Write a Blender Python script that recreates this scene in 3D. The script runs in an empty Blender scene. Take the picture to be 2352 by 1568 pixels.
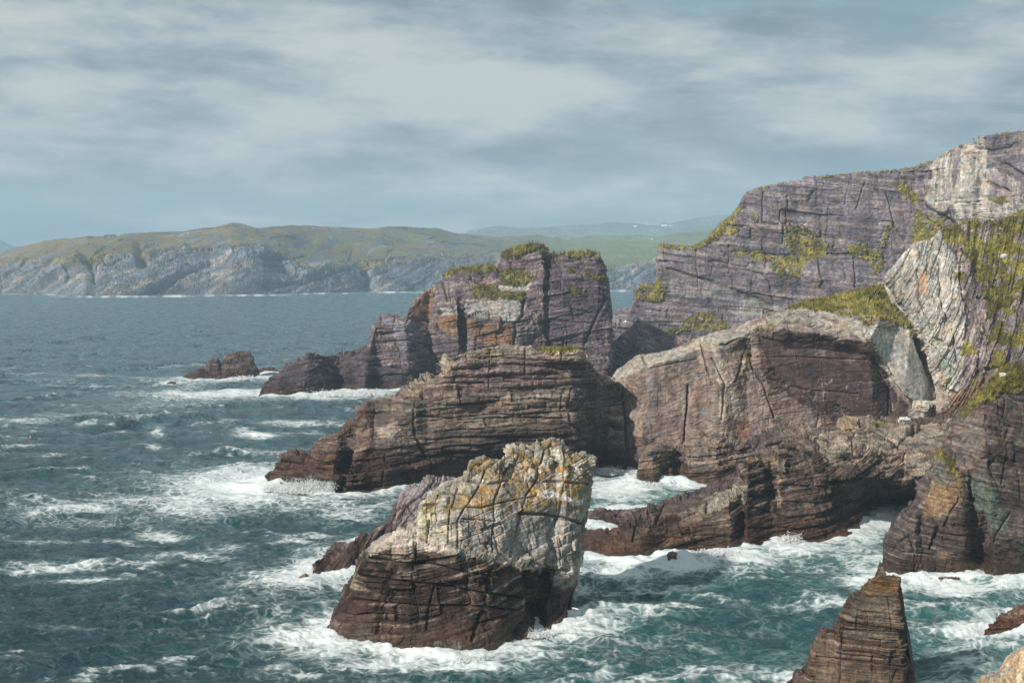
import bpy, math, random
import numpy as np
from mathutils import Vector

# ------------------------------------------------------------------ camera
sc = bpy.context.scene
CAM_H = 60.0
F = 3267.0                      # focal length in units of a 2352 px wide picture (50 mm on 36 mm)
PITCH = math.atan((784 - 600) / F)
cam_d = bpy.data.cameras.new("camera"); cam_d.lens = 50.0; cam_d.sensor_width = 36.0
cam_d.clip_start = 1.0; cam_d.clip_end = 60000.0
cam = bpy.data.objects.new("camera", cam_d); sc.collection.objects.link(cam)
cam.location = (0, 0, CAM_H); cam.rotation_euler = (math.radians(90) - PITCH, 0, 0)
sc.camera = cam

# ------------------------------------------------------------------ render look
sc.view_settings.view_transform = 'Standard'; sc.view_settings.look = 'None'
sc.view_settings.exposure = 0.12; sc.view_settings.gamma = 1.0
sc.cycles.use_denoising = True
sc.cycles.max_bounces = 5; sc.cycles.diffuse_bounces = 3; sc.cycles.glossy_bounces = 3
sc.cycles.volume_bounces = 1

# ------------------------------------------------------------------ sun and sky
SUN = Vector((-0.57, -0.64, 0.50)).normalized()          # towards the sun
SUN_EL = math.asin(SUN.z); SUN_AZ = math.atan2(SUN.x, SUN.y)
sl = bpy.data.lights.new("sun", 'SUN'); sl.energy = 5.0; sl.angle = math.radians(1.2); sl.color = (1.0, 0.93, 0.84)
so = bpy.data.objects.new("sun", sl); sc.collection.objects.link(so)
so.location = (-300, -100, 400); so.rotation_euler = SUN.to_track_quat('Z', 'Y').to_euler()

W = bpy.data.worlds.new("World"); sc.world = W; W.use_nodes = True
nt = W.node_tree; nt.nodes.clear()
class NT:
    def __init__(s, tree): s.t = tree
    def n(s, typ, **kw):
        o = s.t.nodes.new(typ)
        ins = kw.pop('ins', {})
        for k, v in kw.items(): setattr(o, k, v)
        for k, v in ins.items():
            if isinstance(v, bpy.types.NodeSocket): s.t.links.new(v, o.inputs[k])
            else: o.inputs[k].default_value = v
        return o
    def math(s, op, a, b=0.0, c=None, clamp=False):
        ins = {0: a, 1: b}
        if c is not None: ins[2] = c
        return s.n('ShaderNodeMath', operation=op, use_clamp=clamp, ins=ins).outputs[0]
    def mix(s, f, a, b, typ='MIX'):
        o = s.n('ShaderNodeMix', data_type='RGBA', blend_type=typ, ins={0: f, 6: a, 7: b})
        return o.outputs[2]
    def ramp(s, f, pts):
        o = s.n('ShaderNodeValToRGB', ins={0: f}); el = o.color_ramp.elements
        while len(el) > 1: el.remove(el[-1])
        for i, (p, c) in enumerate(pts):
            e = el[0] if i == 0 else el.new(p)
            e.position = p; e.color = c if len(c) == 4 else (*c, 1)
        return o.outputs[0]
    def noise(s, vec, scale, detail=4, rough=0.55, dist=0.0):
        return s.n('ShaderNodeTexNoise', ins={'Vector': vec, 'Scale': scale, 'Detail': detail, 'Roughness': rough, 'Distortion': dist}).outputs[0]
    def vmul(s, v, m):
        return s.n('ShaderNodeVectorMath', operation='MULTIPLY', ins={0: v, 1: m}).outputs[0]
g = NT(nt)
tc = g.n('ShaderNodeTexCoord').outputs['Generated']
sky = g.n('ShaderNodeTexSky', sky_type='NISHITA'); sky.sun_disc = False
sky.sun_elevation = SUN_EL; sky.sun_rotation = SUN_AZ; sky.air_density = 1.0; sky.dust_density = 1.0; sky.ozone_density = 2.0
sep = g.n('ShaderNodeSeparateXYZ', ins={0: tc})
el = sep.outputs[2]
# cloud layer seen at a low angle: long bands near the horizon, opening out higher up
warp = g.n('ShaderNodeTexNoise', ins={'Vector': g.vmul(tc, (3, 3, 10)), 'Scale': 1.0, 'Detail': 3})
v = g.n('ShaderNodeVectorMath', operation='MULTIPLY_ADD', ins={0: warp.outputs[1], 1: (.03, .03, .006), 2: tc}).outputs[0]
rot = g.n('ShaderNodeMapping', ins={'Vector': v, 'Rotation': (0, math.radians(-1.5), 0), 'Location': (.37, .2, .013)}).outputs[0]
n1 = g.noise(g.vmul(rot, (3.6, 3.6, 19)), 1.0, 5, .5, .0)
n2 = g.noise(g.vmul(rot, (9.0, 9.0, 34)), 1.0, 10, .62, .1)
n3 = g.noise(g.vmul(rot, (1.6, 1.6, 17)), 1.0, 3, .5)
dens = g.math('ADD', g.math('MULTIPLY', n1, .34), g.math('ADD', g.math('MULTIPLY', n2, .44), g.math('MULTIPLY', n3, .22)))
K = 10.0
def lin(r, gg, b): return tuple(((c / 255 + .055) / 1.055) ** 2.4 * K for c in (r, gg, b))
cl = g.ramp(dens, [(.40, lin(114, 133, 147)), (.455, lin(132, 150, 160)), (.493, lin(151, 166, 173)), (.528, lin(170, 181, 183)), (.58, lin(192, 198, 194))])
# fewer clouds in the lowest strip: teal sky shows
low = g.ramp(el, [(.0, (.1, .1, .1)), (.026, (.15, .15, .15)), (.036, (.95, .95, .95)), (.052, (.8, .8, .8)), (.072, (.0, .0, .0))])
gap = g.ramp(dens, [(.48, (1, 1, 1)), (.57, (0, 0, 0))])
lowf = g.math('MULTIPLY', low, g.math('ADD', g.math('MULTIPLY', gap, .5), .12))
clear = g.mix(.8, sky.outputs[0], (*lin(128, 158, 172), 1))
c2 = g.mix(lowf, cl, clear)
rgap = g.ramp(n1, [(.36, (.8, .8, .8)), (.44, (0, 0, 0))])
c3 = g.mix(g.math('MULTIPLY', rgap, .8), c2, clear)
hd = g.n('ShaderNodeVectorMath', operation='DISTANCE', ins={0: g.vmul(tc, (1, 1, 4)), 1: (.335, .925, .735)}).outputs[1]
hf = g.n('ShaderNodeMapRange', interpolation_type='SMOOTHSTEP', ins={0: g.math('ADD', hd, g.math('MULTIPLY', g.math('SUBTRACT', n2, .5), .5)), 1: .02, 2: .16, 3: .6, 4: 0.0}).outputs[0]
c3 = g.mix(hf, c3, clear)
bg = g.n('ShaderNodeBackground', ins={0: c3, 1: 1.0 / K})
out = g.n('ShaderNodeOutputWorld', ins={0: bg.outputs[0]})

# ------------------------------------------------------------------ picture <-> place
cp, sp = math.cos(PITCH), math.sin(PITCH)
def ray(px, py):
    a = (px - 1176) / F; b = (784 - py) / F
    # camera forward (0,cp,-sp), up (0,sp,cp)
    return np.array([a, cp + b * sp, -sp + b * cp])
def P(px, py, d):
    r = ray(px, py); return np.array([0, 0, CAM_H]) + r * (d / r[1])
def Wd(px, py):
    r = ray(px, py); return CAM_H / -r[2] * r[1]       # depth (y) where the ray meets the sea
def proj(v):
    x, y, z = v[..., 0], v[..., 1], v[..., 2] - CAM_H
    fw = y * cp - z * sp; up = y * sp + z * cp
    return 1176 + F * x / fw, 784 - F * up / fw

# ------------------------------------------------------------------ noise in numpy
def _h(ix, iy, iz, seed):
    with np.errstate(over='ignore'):
        h = (ix.astype(np.int64) * 73856093) ^ (iy.astype(np.int64) * 19349663) ^ (iz.astype(np.int64) * 83492791) ^ (seed * 2654435761 % 4294967291)
        h = (h & 0xffffffff).astype(np.uint32)
        h ^= h >> np.uint32(16); h *= np.uint32(0x7feb352d); h ^= h >> np.uint32(15); h *= np.uint32(0x846ca68b); h ^= h >> np.uint32(16)
    return h
def rnd(ix, iy, iz, seed): return _h(ix, iy, iz, seed).astype(np.float64) / 4294967295.0
def vnoise(p, seed=0):
    i = np.floor(p).astype(np.int64); f = p - i; u = f * f * f * (f * (f * 6 - 15) + 10)
    r = 0
    for dx in (0, 1):
        wx = u[:, 0] if dx else 1 - u[:, 0]
        for dy in (0, 1):
            wy = u[:, 1] if dy else 1 - u[:, 1]
            for dz in (0, 1):
                wz = u[:, 2] if dz else 1 - u[:, 2]
                h = _h(i[:, 0] + dx, i[:, 1] + dy, i[:, 2] + dz, seed)
                a = (h & np.uint32(1023)).astype(np.float64) / 511.5 - 1; b = ((h >> np.uint32(10)) & np.uint32(1023)).astype(np.float64) / 511.5 - 1
                c = ((h >> np.uint32(20)) & np.uint32(1023)).astype(np.float64) / 511.5 - 1
                r = r + wx * wy * wz * (a * (f[:, 0] - dx) + b * (f[:, 1] - dy) + c * (f[:, 2] - dz))
    return r * 1.4
def fbm(p, octv=4, seed=0, gain=.5, lac=2.07):
    a = 1; s = 0; t = 0
    for o in range(octv):
        s = s + a * vnoise(p + 17.3 * o, seed + o * 7); t += a; a *= gain; p = p * lac
    return s / t * 1.5
def voro(p, seed=0, jit=.85):
    i = np.floor(p).astype(np.int64); n = len(p)
    d1 = np.full(n, 9.); d2 = np.full(n, 9.); cid = np.zeros(n); tl = np.zeros(n)
    for dx in (-1, 0, 1):
        for dy in (-1, 0, 1):
            for dz in (-1, 0, 1):
                a, b, c = i[:, 0] + dx, i[:, 1] + dy, i[:, 2] + dz
                q = np.stack([a + .5 + jit * (rnd(a, b, c, seed) - .5), b + .5 + jit * (rnd(a, b, c, seed + 1) - .5), c + .5 + jit * (rnd(a, b, c, seed + 2) - .5)], 1)
                d = np.abs(q - p); d = d.max(1) * .6 + np.sqrt((d * d).sum(1)) * .4      # squarish cells
                r = rnd(a, b, c, seed + 3)
                m = d < d1
                v = p - q; tv = (((r * 7919) % 1) - .5) * v[:, 0] + (((r * 104729) % 1) - .5) * v[:, 1] + (((r * 1299709) % 1) - .5) * v[:, 2]; tl = np.where(m, tv, tl)
                d2 = np.where(m, d1, np.minimum(d2, d)); cid = np.where(m, r, cid); d1 = np.where(m, d, d1)
    return d2 - d1, cid, tl
def blocks(p, seed=0, wid=.3):
    '''jointed rock: layers (z) broken into staggered blocks (x, y); returns edge distance, block value, tilt'''
    z = p[:, 2] + wid * np.sin(p[:, 2] * 2.3 + seed) ; iz = np.floor(z).astype(np.int64); fz = z - iz; o = np.zeros_like(iz)
    x = p[:, 0] * (.65 + .8 * rnd(iz, o, o, seed)) + 31 * rnd(iz, o, o, seed + 1); x = x + wid * np.sin(x * 2.1 + iz * 1.7); ix = np.floor(x).astype(np.int64); fx = x - ix
    y = p[:, 1] * (.65 + .8 * rnd(iz, ix, o, seed + 2)) + 31 * rnd(iz, ix, o, seed + 2); y = y + wid * np.sin(y * 2.1 + ix * 1.3); iy = np.floor(y).astype(np.int64); fy = y - iy
    e = np.minimum(np.minimum(np.minimum(fx, 1 - fx), np.minimum(fy, 1 - fy)), np.minimum(fz, 1 - fz))
    c = rnd(ix, iy, iz, seed + 3)
    t = (rnd(ix, iy, iz, seed + 4) - .5) * (fx - .5) + (rnd(ix, iy, iz, seed + 5) - .5) * (fy - .5) + (rnd(ix, iy, iz, seed + 6) - .35) * (fz - .5)
    return e, c, t
def sstep(a, b, x):
    t = np.clip((x - a) / (b - a), 0, 1); return t * t * (3 - 2 * t)
def inpoly(x, y, poly):
    r = np.zeros(len(x), bool); j = len(poly) - 1
    for i in range(len(poly)):
        xi, yi = poly[i]; xj, yj = poly[j]
        if yi != yj:
            c = ((yi > y) != (yj > y)) & (x < (xj - xi) * (y - yi) / (yj - yi) + xi); r ^= c
        j = i
    return r
def C(r, gg, b): return np.array([((c / 255 + .055) / 1.055) ** 2.4 for c in (r, gg, b)])

# ------------------------------------------------------------------ materials
def rock_material(name, frame, bump=1.0, scale=1.0, band=1.0, rough=.86):
    """albedo attribute x procedural mineral variation, strata bands and joints as bump"""
    m = bpy.data.materials.new(name); m.use_nodes = True; t = m.node_tree; t.nodes.clear(); g = NT(t)
    obj = g.n('ShaderNodeTexCoord').outputs['Object']
    al = g.n('ShaderNodeAttribute', attribute_name='albedo').outputs[0]
    ma = g.n('ShaderNodeAttribute', attribute_name='mask'); sepm = g.n('ShaderNodeSeparateColor', ins={0: ma.outputs[0]})
    grass, wet, smooth = sepm.outputs[0], sepm.outputs[1], sepm.outputs[2]
    fr = g.n('ShaderNodeMapping', ins={'Vector': obj, 'Rotation': frame}).outputs[0]
    wob = g.n('ShaderNodeTexNoise', ins={'Vector': fr, 'Scale': .035 / scale, 'Detail': 3})
    frw = g.n('ShaderNodeVectorMath', operation='MULTIPLY_ADD', ins={0: wob.outputs[1], 1: (3.2 * scale,) * 3, 2: fr}).outputs[0]
    strata = g.noise(g.vmul(frw, (.035 / scale, .035 / scale, 1.5 / scale)), 1.0, 6, .7)
    nf = g.noise(obj, 1.1 / scale, 8, .68)
    nc = g.noise(obj, .16 / scale, 6, .6, .5)
    vo = g.n('ShaderNodeTexVoronoi', feature='DISTANCE_TO_EDGE', ins={'Vector': g.vmul(frw, (.12 / scale, .12 / scale, .35 / scale)), 'Scale': 1.0})
    vo2 = g.n('ShaderNodeTexVoronoi', feature='DISTANCE_TO_EDGE', ins={'Vector': g.vmul(frw, (.4 / scale, .4 / scale, 1.3 / scale)), 'Scale': 1.0})
    j1 = g.ramp(vo.outputs[0], [(0, (0, 0, 0)), (.06, (1, 1, 1))])
    j2 = g.ramp(vo2.outputs[0], [(0, (0, 0, 0)), (.09, (1, 1, 1))])
    def facets(vec):
        vn = g.n('ShaderNodeTexVoronoi', feature='F1', distance='CHEBYCHEV', ins={'Vector': vec, 'Scale': 1.0})
        rel = g.n('ShaderNodeVectorMath', operation='SUBTRACT', ins={0: vec, 1: vn.outputs['Position']}).outputs[0]
        cc = g.n('ShaderNodeVectorMath', operation='SUBTRACT', ins={0: vn.outputs['Color'], 1: (.5, .5, .5)}).outputs[0]
        return g.n('ShaderNodeVectorMath', operation='DOT_PRODUCT', ins={0: rel, 1: cc}).outputs[1], vn.outputs['Color']
    fa, ca = facets(g.vmul(frw, (.16 / scale, .16 / scale, .5 / scale)))
    fb, cb = facets(g.vmul(frw, (.5 / scale, .5 / scale, 1.6 / scale)))
    # mineral colour variation
    f1 = g.math('MULTIPLY_ADD', g.math('SUBTRACT', strata, .5), 1.7 * band, 1.0)
    f2 = g.math('MULTIPLY_ADD', g.math('SUBTRACT', nf, .5), 3.2, 1.0)
    f3 = g.math('MULTIPLY_ADD', g.math('SUBTRACT', nc, .5), 1.3, 1.0)
    streak = g.noise(g.vmul(obj, (.55 / scale, .55 / scale, .05 / scale)), 1.0, 5, .65)
    f4 = g.math('MULTIPLY_ADD', g.math('SUBTRACT', streak, .5), 1.6, 1.0)
    f = g.math('MAXIMUM', g.math('MULTIPLY', g.math('MULTIPLY', g.math('MULTIPLY', f1, f2), f3), f4), .18)
    one = g.math('MULTIPLY_ADD', g.math('SUBTRACT', nf, .5), 1.1, 1.0)
    fm = g.n('ShaderNodeMix', data_type='FLOAT', ins={0: grass, 2: f, 3: one}).outputs[0]
    comb = g.n('ShaderNodeCombineXYZ', ins={0: fm, 1: fm, 2: fm}).outputs[0]
    col = g.mix(1.0, al, comb, 'MULTIPLY')
    # slight hue shift in patches (warm / cool minerals)
    hue = g.ramp(g.noise(obj, .35 / scale, 4, .6), [(.35, (1.12, .98, .86)), (.65, (.9, 1.0, 1.1))])
    col = g.mix(.8, col, hue, 'MULTIPLY')
    # bump
    hb = g.math('ADD', g.math('MULTIPLY', strata, 1.7 * band), g.math('MULTIPLY', nf, .7))
    hb = g.math('ADD', hb, g.math('ADD', g.math('MULTIPLY', fa, 1.7), g.math('MULTIPLY', fb, .6)))
    hb = g.math('ADD', hb, g.math('MULTIPLY', j1, .22)); hb = g.math('ADD', hb, g.math('MULTIPLY', j2, .08))
    hb = g.math('MULTIPLY', hb, g.math('SUBTRACT', 1.0, g.math('MULTIPLY', smooth, .75)))
    gb = g.noise(obj, 1.6 / scale, 6, .7)
    hh = g.n('ShaderNodeMix', data_type='FLOAT', ins={0: grass, 2: hb, 3: g.math('MULTIPLY', gb, 2.2)}).outputs[0]
    calm = g.n('ShaderNodeMapRange', ins={0: g.noise(obj, .07 / scale, 3, .5), 1: .40, 2: .58, 3: .25, 4: 1.0}).outputs[0]
    hh = g.math('MULTIPLY', hh, calm)
    bp = g.n('ShaderNodeBump', ins={'Strength': 1.0, 'Distance': .6 * bump * scale, 'Height': hh})
    ro = g.math('SUBTRACT', rough, g.math('MULTIPLY', wet, .38))
    ps = g.n('ShaderNodeBsdfPrincipled', ins={'Base Color': col, 'Roughness': ro, 'Normal': bp.outputs[0]})
    ps.inputs['Specular IOR Level'].default_value = .3
    g.n('ShaderNodeOutputMaterial', ins={0: ps.outputs[0]})
    return m

def tag(o, label=None, cat=None, group=None, kind=None):
    if label: o['label'] = label
    if cat: o['category'] = cat
    if group: o['group'] = group
    if kind: o['kind'] = kind
    return o

def mesh_obj(name, verts, faces, mat, parent=None, smooth=False, attrs=None):
    me = bpy.data.meshes.new(name)
    verts = np.asarray(verts, dtype=np.float32); faces = np.asarray(faces, dtype=np.int32)
    k = faces.shape[1]
    me.vertices.add(len(verts)); me.vertices.foreach_set('co', verts.ravel())
    me.loops.add(faces.size); me.loops.foreach_set('vertex_index', faces.ravel())
    me.polygons.add(len(faces)); me.polygons.foreach_set('loop_start', np.arange(0, faces.size, k, dtype=np.int32))
    me.update(calc_edges=True); me.validate()
    me.polygons.foreach_set('use_smooth', np.full(len(me.polygons), smooth))
    for an, av in (attrs or {}).items():
        a = me.attributes.new(an, 'FLOAT_COLOR', 'POINT')
        c = np.ones((len(verts), 4), np.float32); c[:, :av.shape[1]] = av; a.data.foreach_set('color', c.ravel())
    me.materials.append(mat)
    o = bpy.data.objects.new(name, me); sc.collection.objects.link(o)
    if parent: o.parent = parent
    return o

def rotm(e):
    from mathutils import Euler
    return np.array(Euler(e).to_matrix())

SHORE = []      # sea-level points of every rock, for the foam
def loft(secs, step=2.2, T=10, drop=.15, backz=-3.0, cap=True):
    """secs: list of rows; row 0 = (px,py[,extra]) on the sea, the others (px,py,dd) with dd metres behind the waterline.
    returns dense grid of points: every section continues over its crest and down the back to the sea bed."""
    S = []
    if secs[-1][0][0] > 2460:      # land that runs out of frame goes on well beyond it
        for ex in (350, 900):
            secs = secs + [[((a[0] + ex if len(secs) else 0), *a[1:]) if isinstance(a, tuple) else a for a in (secs[-1] if ex == 350 else secs[-2])]]
    for s in secs:
        tt = T
        if isinstance(s[-1], (int, float)): tt = s[-1]; s = s[:-1]
        w = s[0]; d0 = Wd(w[0], w[1]); pts = [P(w[0], w[1], d0)]
        if len(w) > 2: pts = [P(w[0], w[1], d0) + np.array([0, w[2], 0])]; 
        foot = pts[0].copy(); foot[2] = -2.5; foot[1] -= .4
        row = [foot] + pts + [P(a, b, d0 + c) for a, b, c in s[1:]]
        cr = row[-1]; sx = cr[0] / cr[1]
        b1 = cr + np.array([sx * tt, tt, -drop * tt]); b1[2] = max(b1[2], .5)
        b2 = cr + np.array([sx * tt * 1.25, tt * 1.25, 0]); b2[2] = b1[2] * .5
        fx = foot[0] / foot[1]; b2[0] = b2[1] * (sx + fx) / 2
        b3 = cr + np.array([0, tt * 1.5, 0]); b3[0] = fx * b3[1]; b3[2] = backz
        row += [b1, b2, b3]
        S.append(row)
    S = np.array(S)                                   # ns, nr, 3
    ns, nr, _ = S.shape; nfront = nr - 3
    # resolution along u from picture distance
    X, Y = proj(S)
    du = [max(2, int(np.ceil(np.median(np.hypot(np.diff(X, axis=0), np.diff(Y, axis=0))[i, 1:nfront]) / step))) for i in range(ns - 1)]
    du = [min(d_, 14) if X[i, 2] > 2420 else d_ for i, d_ in enumerate(du)]
    dv = []
    for j in range(nr - 1):
        L = np.hypot(np.diff(X, axis=1), np.diff(Y, axis=1))[:, j]
        L3 = np.linalg.norm(np.diff(S, axis=1), axis=2)[:, j]
        n = max(2, int(np.ceil(np.percentile(L, 80) / step)))
        if j >= nfront - 1: n = max(3, min(14, int(L3.mean() / 3)))
        elif j == 0: n = 2
        else:
            dd = S[:, j, 1].mean(); n = max(n, min(60, int(L3.mean() * F / dd / step * .6)))
        dv.append(n)
    def interp(A, cnt):
        out = []
        for i, c in enumerate(cnt):
            t = (np.arange(c) / c)[:, None, None]
            out.append(A[i][None] * (1 - t) + A[i + 1][None] * t)
        out.append(A[-1][None]); return np.concatenate(out)
    G = interp(S, du)                                 # nu, nr, 3
    G = interp(G.transpose(1, 0, 2), dv).transpose(1, 0, 2)
    # a little smoothing takes the ruler-straight section lines away
    G2 = G.copy()
    for _ in range(1):
        G2[1:-1, 1:-1] = G2[1:-1, 1:-1] * .6 + .1 * (G2[:-2, 1:-1] + G2[2:, 1:-1] + G2[1:-1, :-2] + G2[1:-1, 2:])
    return G2, sum(dv[:2])

def grid_faces(nu, nv, off=0):
    a = np.arange(nu * nv).reshape(nu, nv)
    return np.stack([a[:-1, :-1].ravel(), a[1:, :-1].ravel(), a[1:, 1:].ravel(), a[:-1, 1:].ravel()], 1) + off

def grid_normals(G):
    gu = np.gradient(G, axis=0); gv = np.gradient(G, axis=1)
    n = np.cross(gu, gv); l = np.linalg.norm(n, axis=2, keepdims=True)
    n = n / np.maximum(l, 1e-9)
    k = 3
    for _ in range(k):
        m = n.copy(); m[1:-1, 1:-1] = n[1:-1, 1:-1] + n[:-2, 1:-1] + n[2:, 1:-1] + n[1:-1, :-2] + n[1:-1, 2:]
        n = m / np.maximum(np.linalg.norm(m, axis=2, keepdims=True), 1e-9)
    return n

def build_rock(name, secs, colour, label, cat, step=2.2, T=10, drop=.15, frame=(0, 0, 0), seed=1, kind=None, group=None,
               big=(6, 6, 4), bigA=1.2, med=(2.4, 2.4, 1.6), medA=.55, layer=1.4, layerA=.5, crk=.5, lowA=1.2, lowS=14, fine=.12,
               grass=None, smooth=None, mat=None, matargs=None, carve=(), hetero=1.0, grassflat=False, tufts=0, tuftL=.6, tall=None, warp=1.0, tone=1.0):
    G, _ = loft(secs, step, T, drop)
    nu, nv, _ = G.shape
    N = grid_normals(G)
    if (N[:, nv // 3] * (np.array([0, 0, CAM_H]) - G[:, nv // 3])).sum() < 0: N = -N
    p = G.reshape(-1, 3); n = N.reshape(-1, 3)
    px, py = proj(p)
    R = rotm(frame)
    q = p @ R.T
    wq = np.stack([fbm(p / 9, 3, seed + 50), fbm(p / 9, 3, seed + 60), fbm(p / 9, 3, seed + 70)], 1)
    wl = np.stack([fbm(p / (5 * max(big)), 2, seed + 51), fbm(p / (5 * max(big)), 2, seed + 61), fbm(p / (5 * max(big)), 2, seed + 71)], 1) * warp
    qb = (q + wl * big[2] * .9 + wq * big[2] * .08) / np.array(big); e1, c1, t1 = blocks(qb, seed)
    qm = (q + wl * med[2] * 1.5 + wq * med[2] * .10) / np.array(med); e2, c2, t2 = blocks(qm, seed + 10)
    gm = np.zeros(len(p)); sm = np.zeros(len(p))
    wx = px + 9 * fbm(p / 2.2, 4, seed + 5) * (300 / p[:, 1]).clip(.1, 2) + 8 * fbm(p / 6, 3, seed + 6); wy = py + 7 * fbm(p / 2.2, 4, seed + 8) * (300 / p[:, 1]).clip(.1, 2) + 6 * fbm(p / 6, 3, seed + 9)
    for poly in (grass or []): gm = np.maximum(gm, inpoly(wx, wy, poly))
    if grass and not grassflat: gm = gm * (fbm(p / 2.2, 4, seed + 77) > -.22)
    for poly in (smooth or []): sm = np.maximum(sm, inpoly(px + 3 * wq[:, 0], py + 3 * wq[:, 1], poly))
    s = q[:, 2] + 1.4 * wl[:, 0] * layer + .22 * wq[:, 0] * layer
    s = s + .5 * layer * np.sin(s / (layer * 1.7) + seed) + 1.6 * layer * np.sin(s / (layer * 4.3))
    li = np.floor(s / layer).astype(np.int64); lf = s / layer - li
    z0 = np.zeros_like(li)
    lr = rnd(li, z0, z0, seed + 30) - .5
    ledge = lr * layerA - layerA * .5 * (1 - sstep(0, .12, lf)) - layerA * .5 * (1 - sstep(0, .12, 1 - lf))
    low = fbm(p / lowS, 4, seed + 40)
    rough = fbm(q / np.array([1.3, 1.3, .8]), 4, seed + 41, .6)
    lay2 = layer * .37; l2 = np.floor(s / lay2).astype(np.int64); f2 = s / lay2 - l2
    lj = fbm(np.stack([q[:, 0] / (layer * 9), q[:, 1] / (layer * 9), li * 3.7], 1), 2, seed + 33)      # beds come and go along their length
    ledge = ledge + lj * layerA * 1.6 + (rnd(l2, z0, z0, seed + 31) - .5) * layerA * .45 - layerA * .25 * (1 - sstep(0, .2, f2))
    calm = 1 - hetero * .8 * (1 - sstep(-.25, .22, fbm(p / (2.2 * max(big)), 3, seed + 47)))
    cv = np.zeros(len(p)); cx_ = px + 2.2 * wq[:, 0] + 1.3 * rough; cy_ = py + 2.2 * wq[:, 1] + 1.3 * low
    for line, wd, dp in carve:
        lx = [a for a, b in line]; ly = [b for a, b in line]
        m = (cx_ > min(lx) - 4 * wd) & (cx_ < max(lx) + 4 * wd) & (cy_ > min(ly) - 4 * wd) & (cy_ < max(ly) + 4 * wd)
        if not m.any(): continue
        X_, Y_ = cx_[m], cy_[m]; dm = np.full(len(X_), 1e9)
        for (ax, ay), (bx, by) in zip(line[:-1], line[1:]):
            vx, vy = bx - ax, by - ay; t_ = np.clip(((X_ - ax) * vx + (Y_ - ay) * vy) / (vx * vx + vy * vy + 1e-9), 0, 1)
            dm = np.minimum(dm, np.hypot(X_ - ax - t_ * vx, Y_ - ay - t_ * vy))
        cv[m] = np.maximum(cv[m], dp * np.exp(-(dm / wd) ** 2))
    bigA = bigA * calm; medA = medA * calm; ledge = ledge * (.3 + .7 * calm)
    if tall:
        tm = tall[0](px, py).astype(float); qt = (q + wl * .5) ; e3, c3, t3 = blocks(qt / np.array(tall[1]), seed + 120); e4, c4, t4 = blocks(qt / np.array(tall[2]), seed + 140)
        e1 = np.where(tm > .5, e3, e1); c1 = np.where(tm > .5, c3, c1); t1 = np.where(tm > .5, t3 * .35, t1); e2 = np.where(tm > .5, e4, e2); c2 = np.where(tm > .5, c4, c2); t2 = np.where(tm > .5, t4 * .6, t2)
        bigA = bigA * (1 + .05 * tm); medA = medA * (1 + .25 * tm); ledge = ledge * (1 - .75 * tm)
    D = lowA * low + bigA * ((c1 - .5) + 1.5 * t1 - crk * .7 * (1 - sstep(0, .045, e1))) + medA * ((c2 - .5) + 1.5 * t2 - crk * .5 * (1 - sstep(0, .07, e2))) + ledge + fine * rough * 1.6
    D = D * (1 - .6 * sm)
    tuft = np.abs(fbm(p / 1.3, 3, seed + 44)) * 1.5 + fbm(p / 4, 2, seed + 45) * .5
    D = D - cv
    D = D * (1 - .65 * gm) + (0 if grassflat else 1) * gm * (tuft + .15)
    foot = sstep(-1.5, 2.0, p[:, 2]); D = D * (.35 + .65 * foot)
    taper = np.minimum(1, np.minimum(np.arange(nu), np.arange(nu)[::-1]) / 6.0)
    D = D * np.repeat(.25 + .75 * taper, nv)
    out = p + n * D[:, None]
    ctx = dict(p=p, q=q, n=n, px=px, py=py, wx=wx, wy=wy, low=low, c1=c1, c2=c2, e1=e1, e2=e2, lr=lr, gm=gm, seed=seed, wq=wq, li=li, rough=rough, bt=layer)
    alb = colour(ctx) * tone
    wet = (1 - sstep(1.5, 6.0, p[:, 2] + 1.5 * low)) * (1 - gm)
    if gm.any():
        gt = fbm(p / 5, 3, seed + 90); gt2 = fbm(p / 1.1, 3, seed + 91)
        gc = GRASS_A[None] * (1 - sstep(-.5, .6, gt + .5 * gt2)[:, None]) + GRASS_B[None] * sstep(-.5, .6, gt + .5 * gt2)[:, None]
        gc = gc * (1 + .25 * gt2)[:, None]
        gr3 = sstep(.15, .5, fbm(p / 2.5, 3, seed + 93))[:, None] * .6
        gc = gc * (1 - gr3) + GRASS_C[None] * gr3
        if not grassflat: alb = alb * (1 - gm[:, None]) + gc * gm[:, None]
    alb = np.clip(alb, .004, .9)
    mask = np.stack([gm, wet, sm], 1)
    fc = grid_faces(nu, nv)
    # end caps: fan to a centre point
    ex = []; exf = []; base = len(out)
    for end in (0, nu - 1):
        idx = end * nv + np.arange(nv); ce = out[idx].mean(0); ex.append(ce)
        ci = base + len(ex) - 1
        for a, b in zip(idx[:-1], idx[1:]): exf.append((a, b, ci, ci) if end else (b, a, ci, ci))
        exf.append((idx[-1], idx[0], ci, ci))
    tri = np.array([(a, b, c) for a, b, c, _ in exf], dtype=np.int32)
    quads = fc
    allf = np.concatenate([np.concatenate([quads[:, [0, 1, 2]], quads[:, [0, 2, 3]]]), tri])
    out = np.concatenate([out, np.array(ex)]); alb = np.concatenate([alb, alb[[0, -1]]]); mask = np.concatenate([mask, mask[[0, -1]]])
    if mat is None: mat = rock_material(name + '_rock', frame, **(matargs or {}))
    o = mesh_obj(name, out, allf, mat, smooth=False, attrs={'albedo': alb, 'mask': mask})
    tag(o, label, cat, group, kind)
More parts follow.
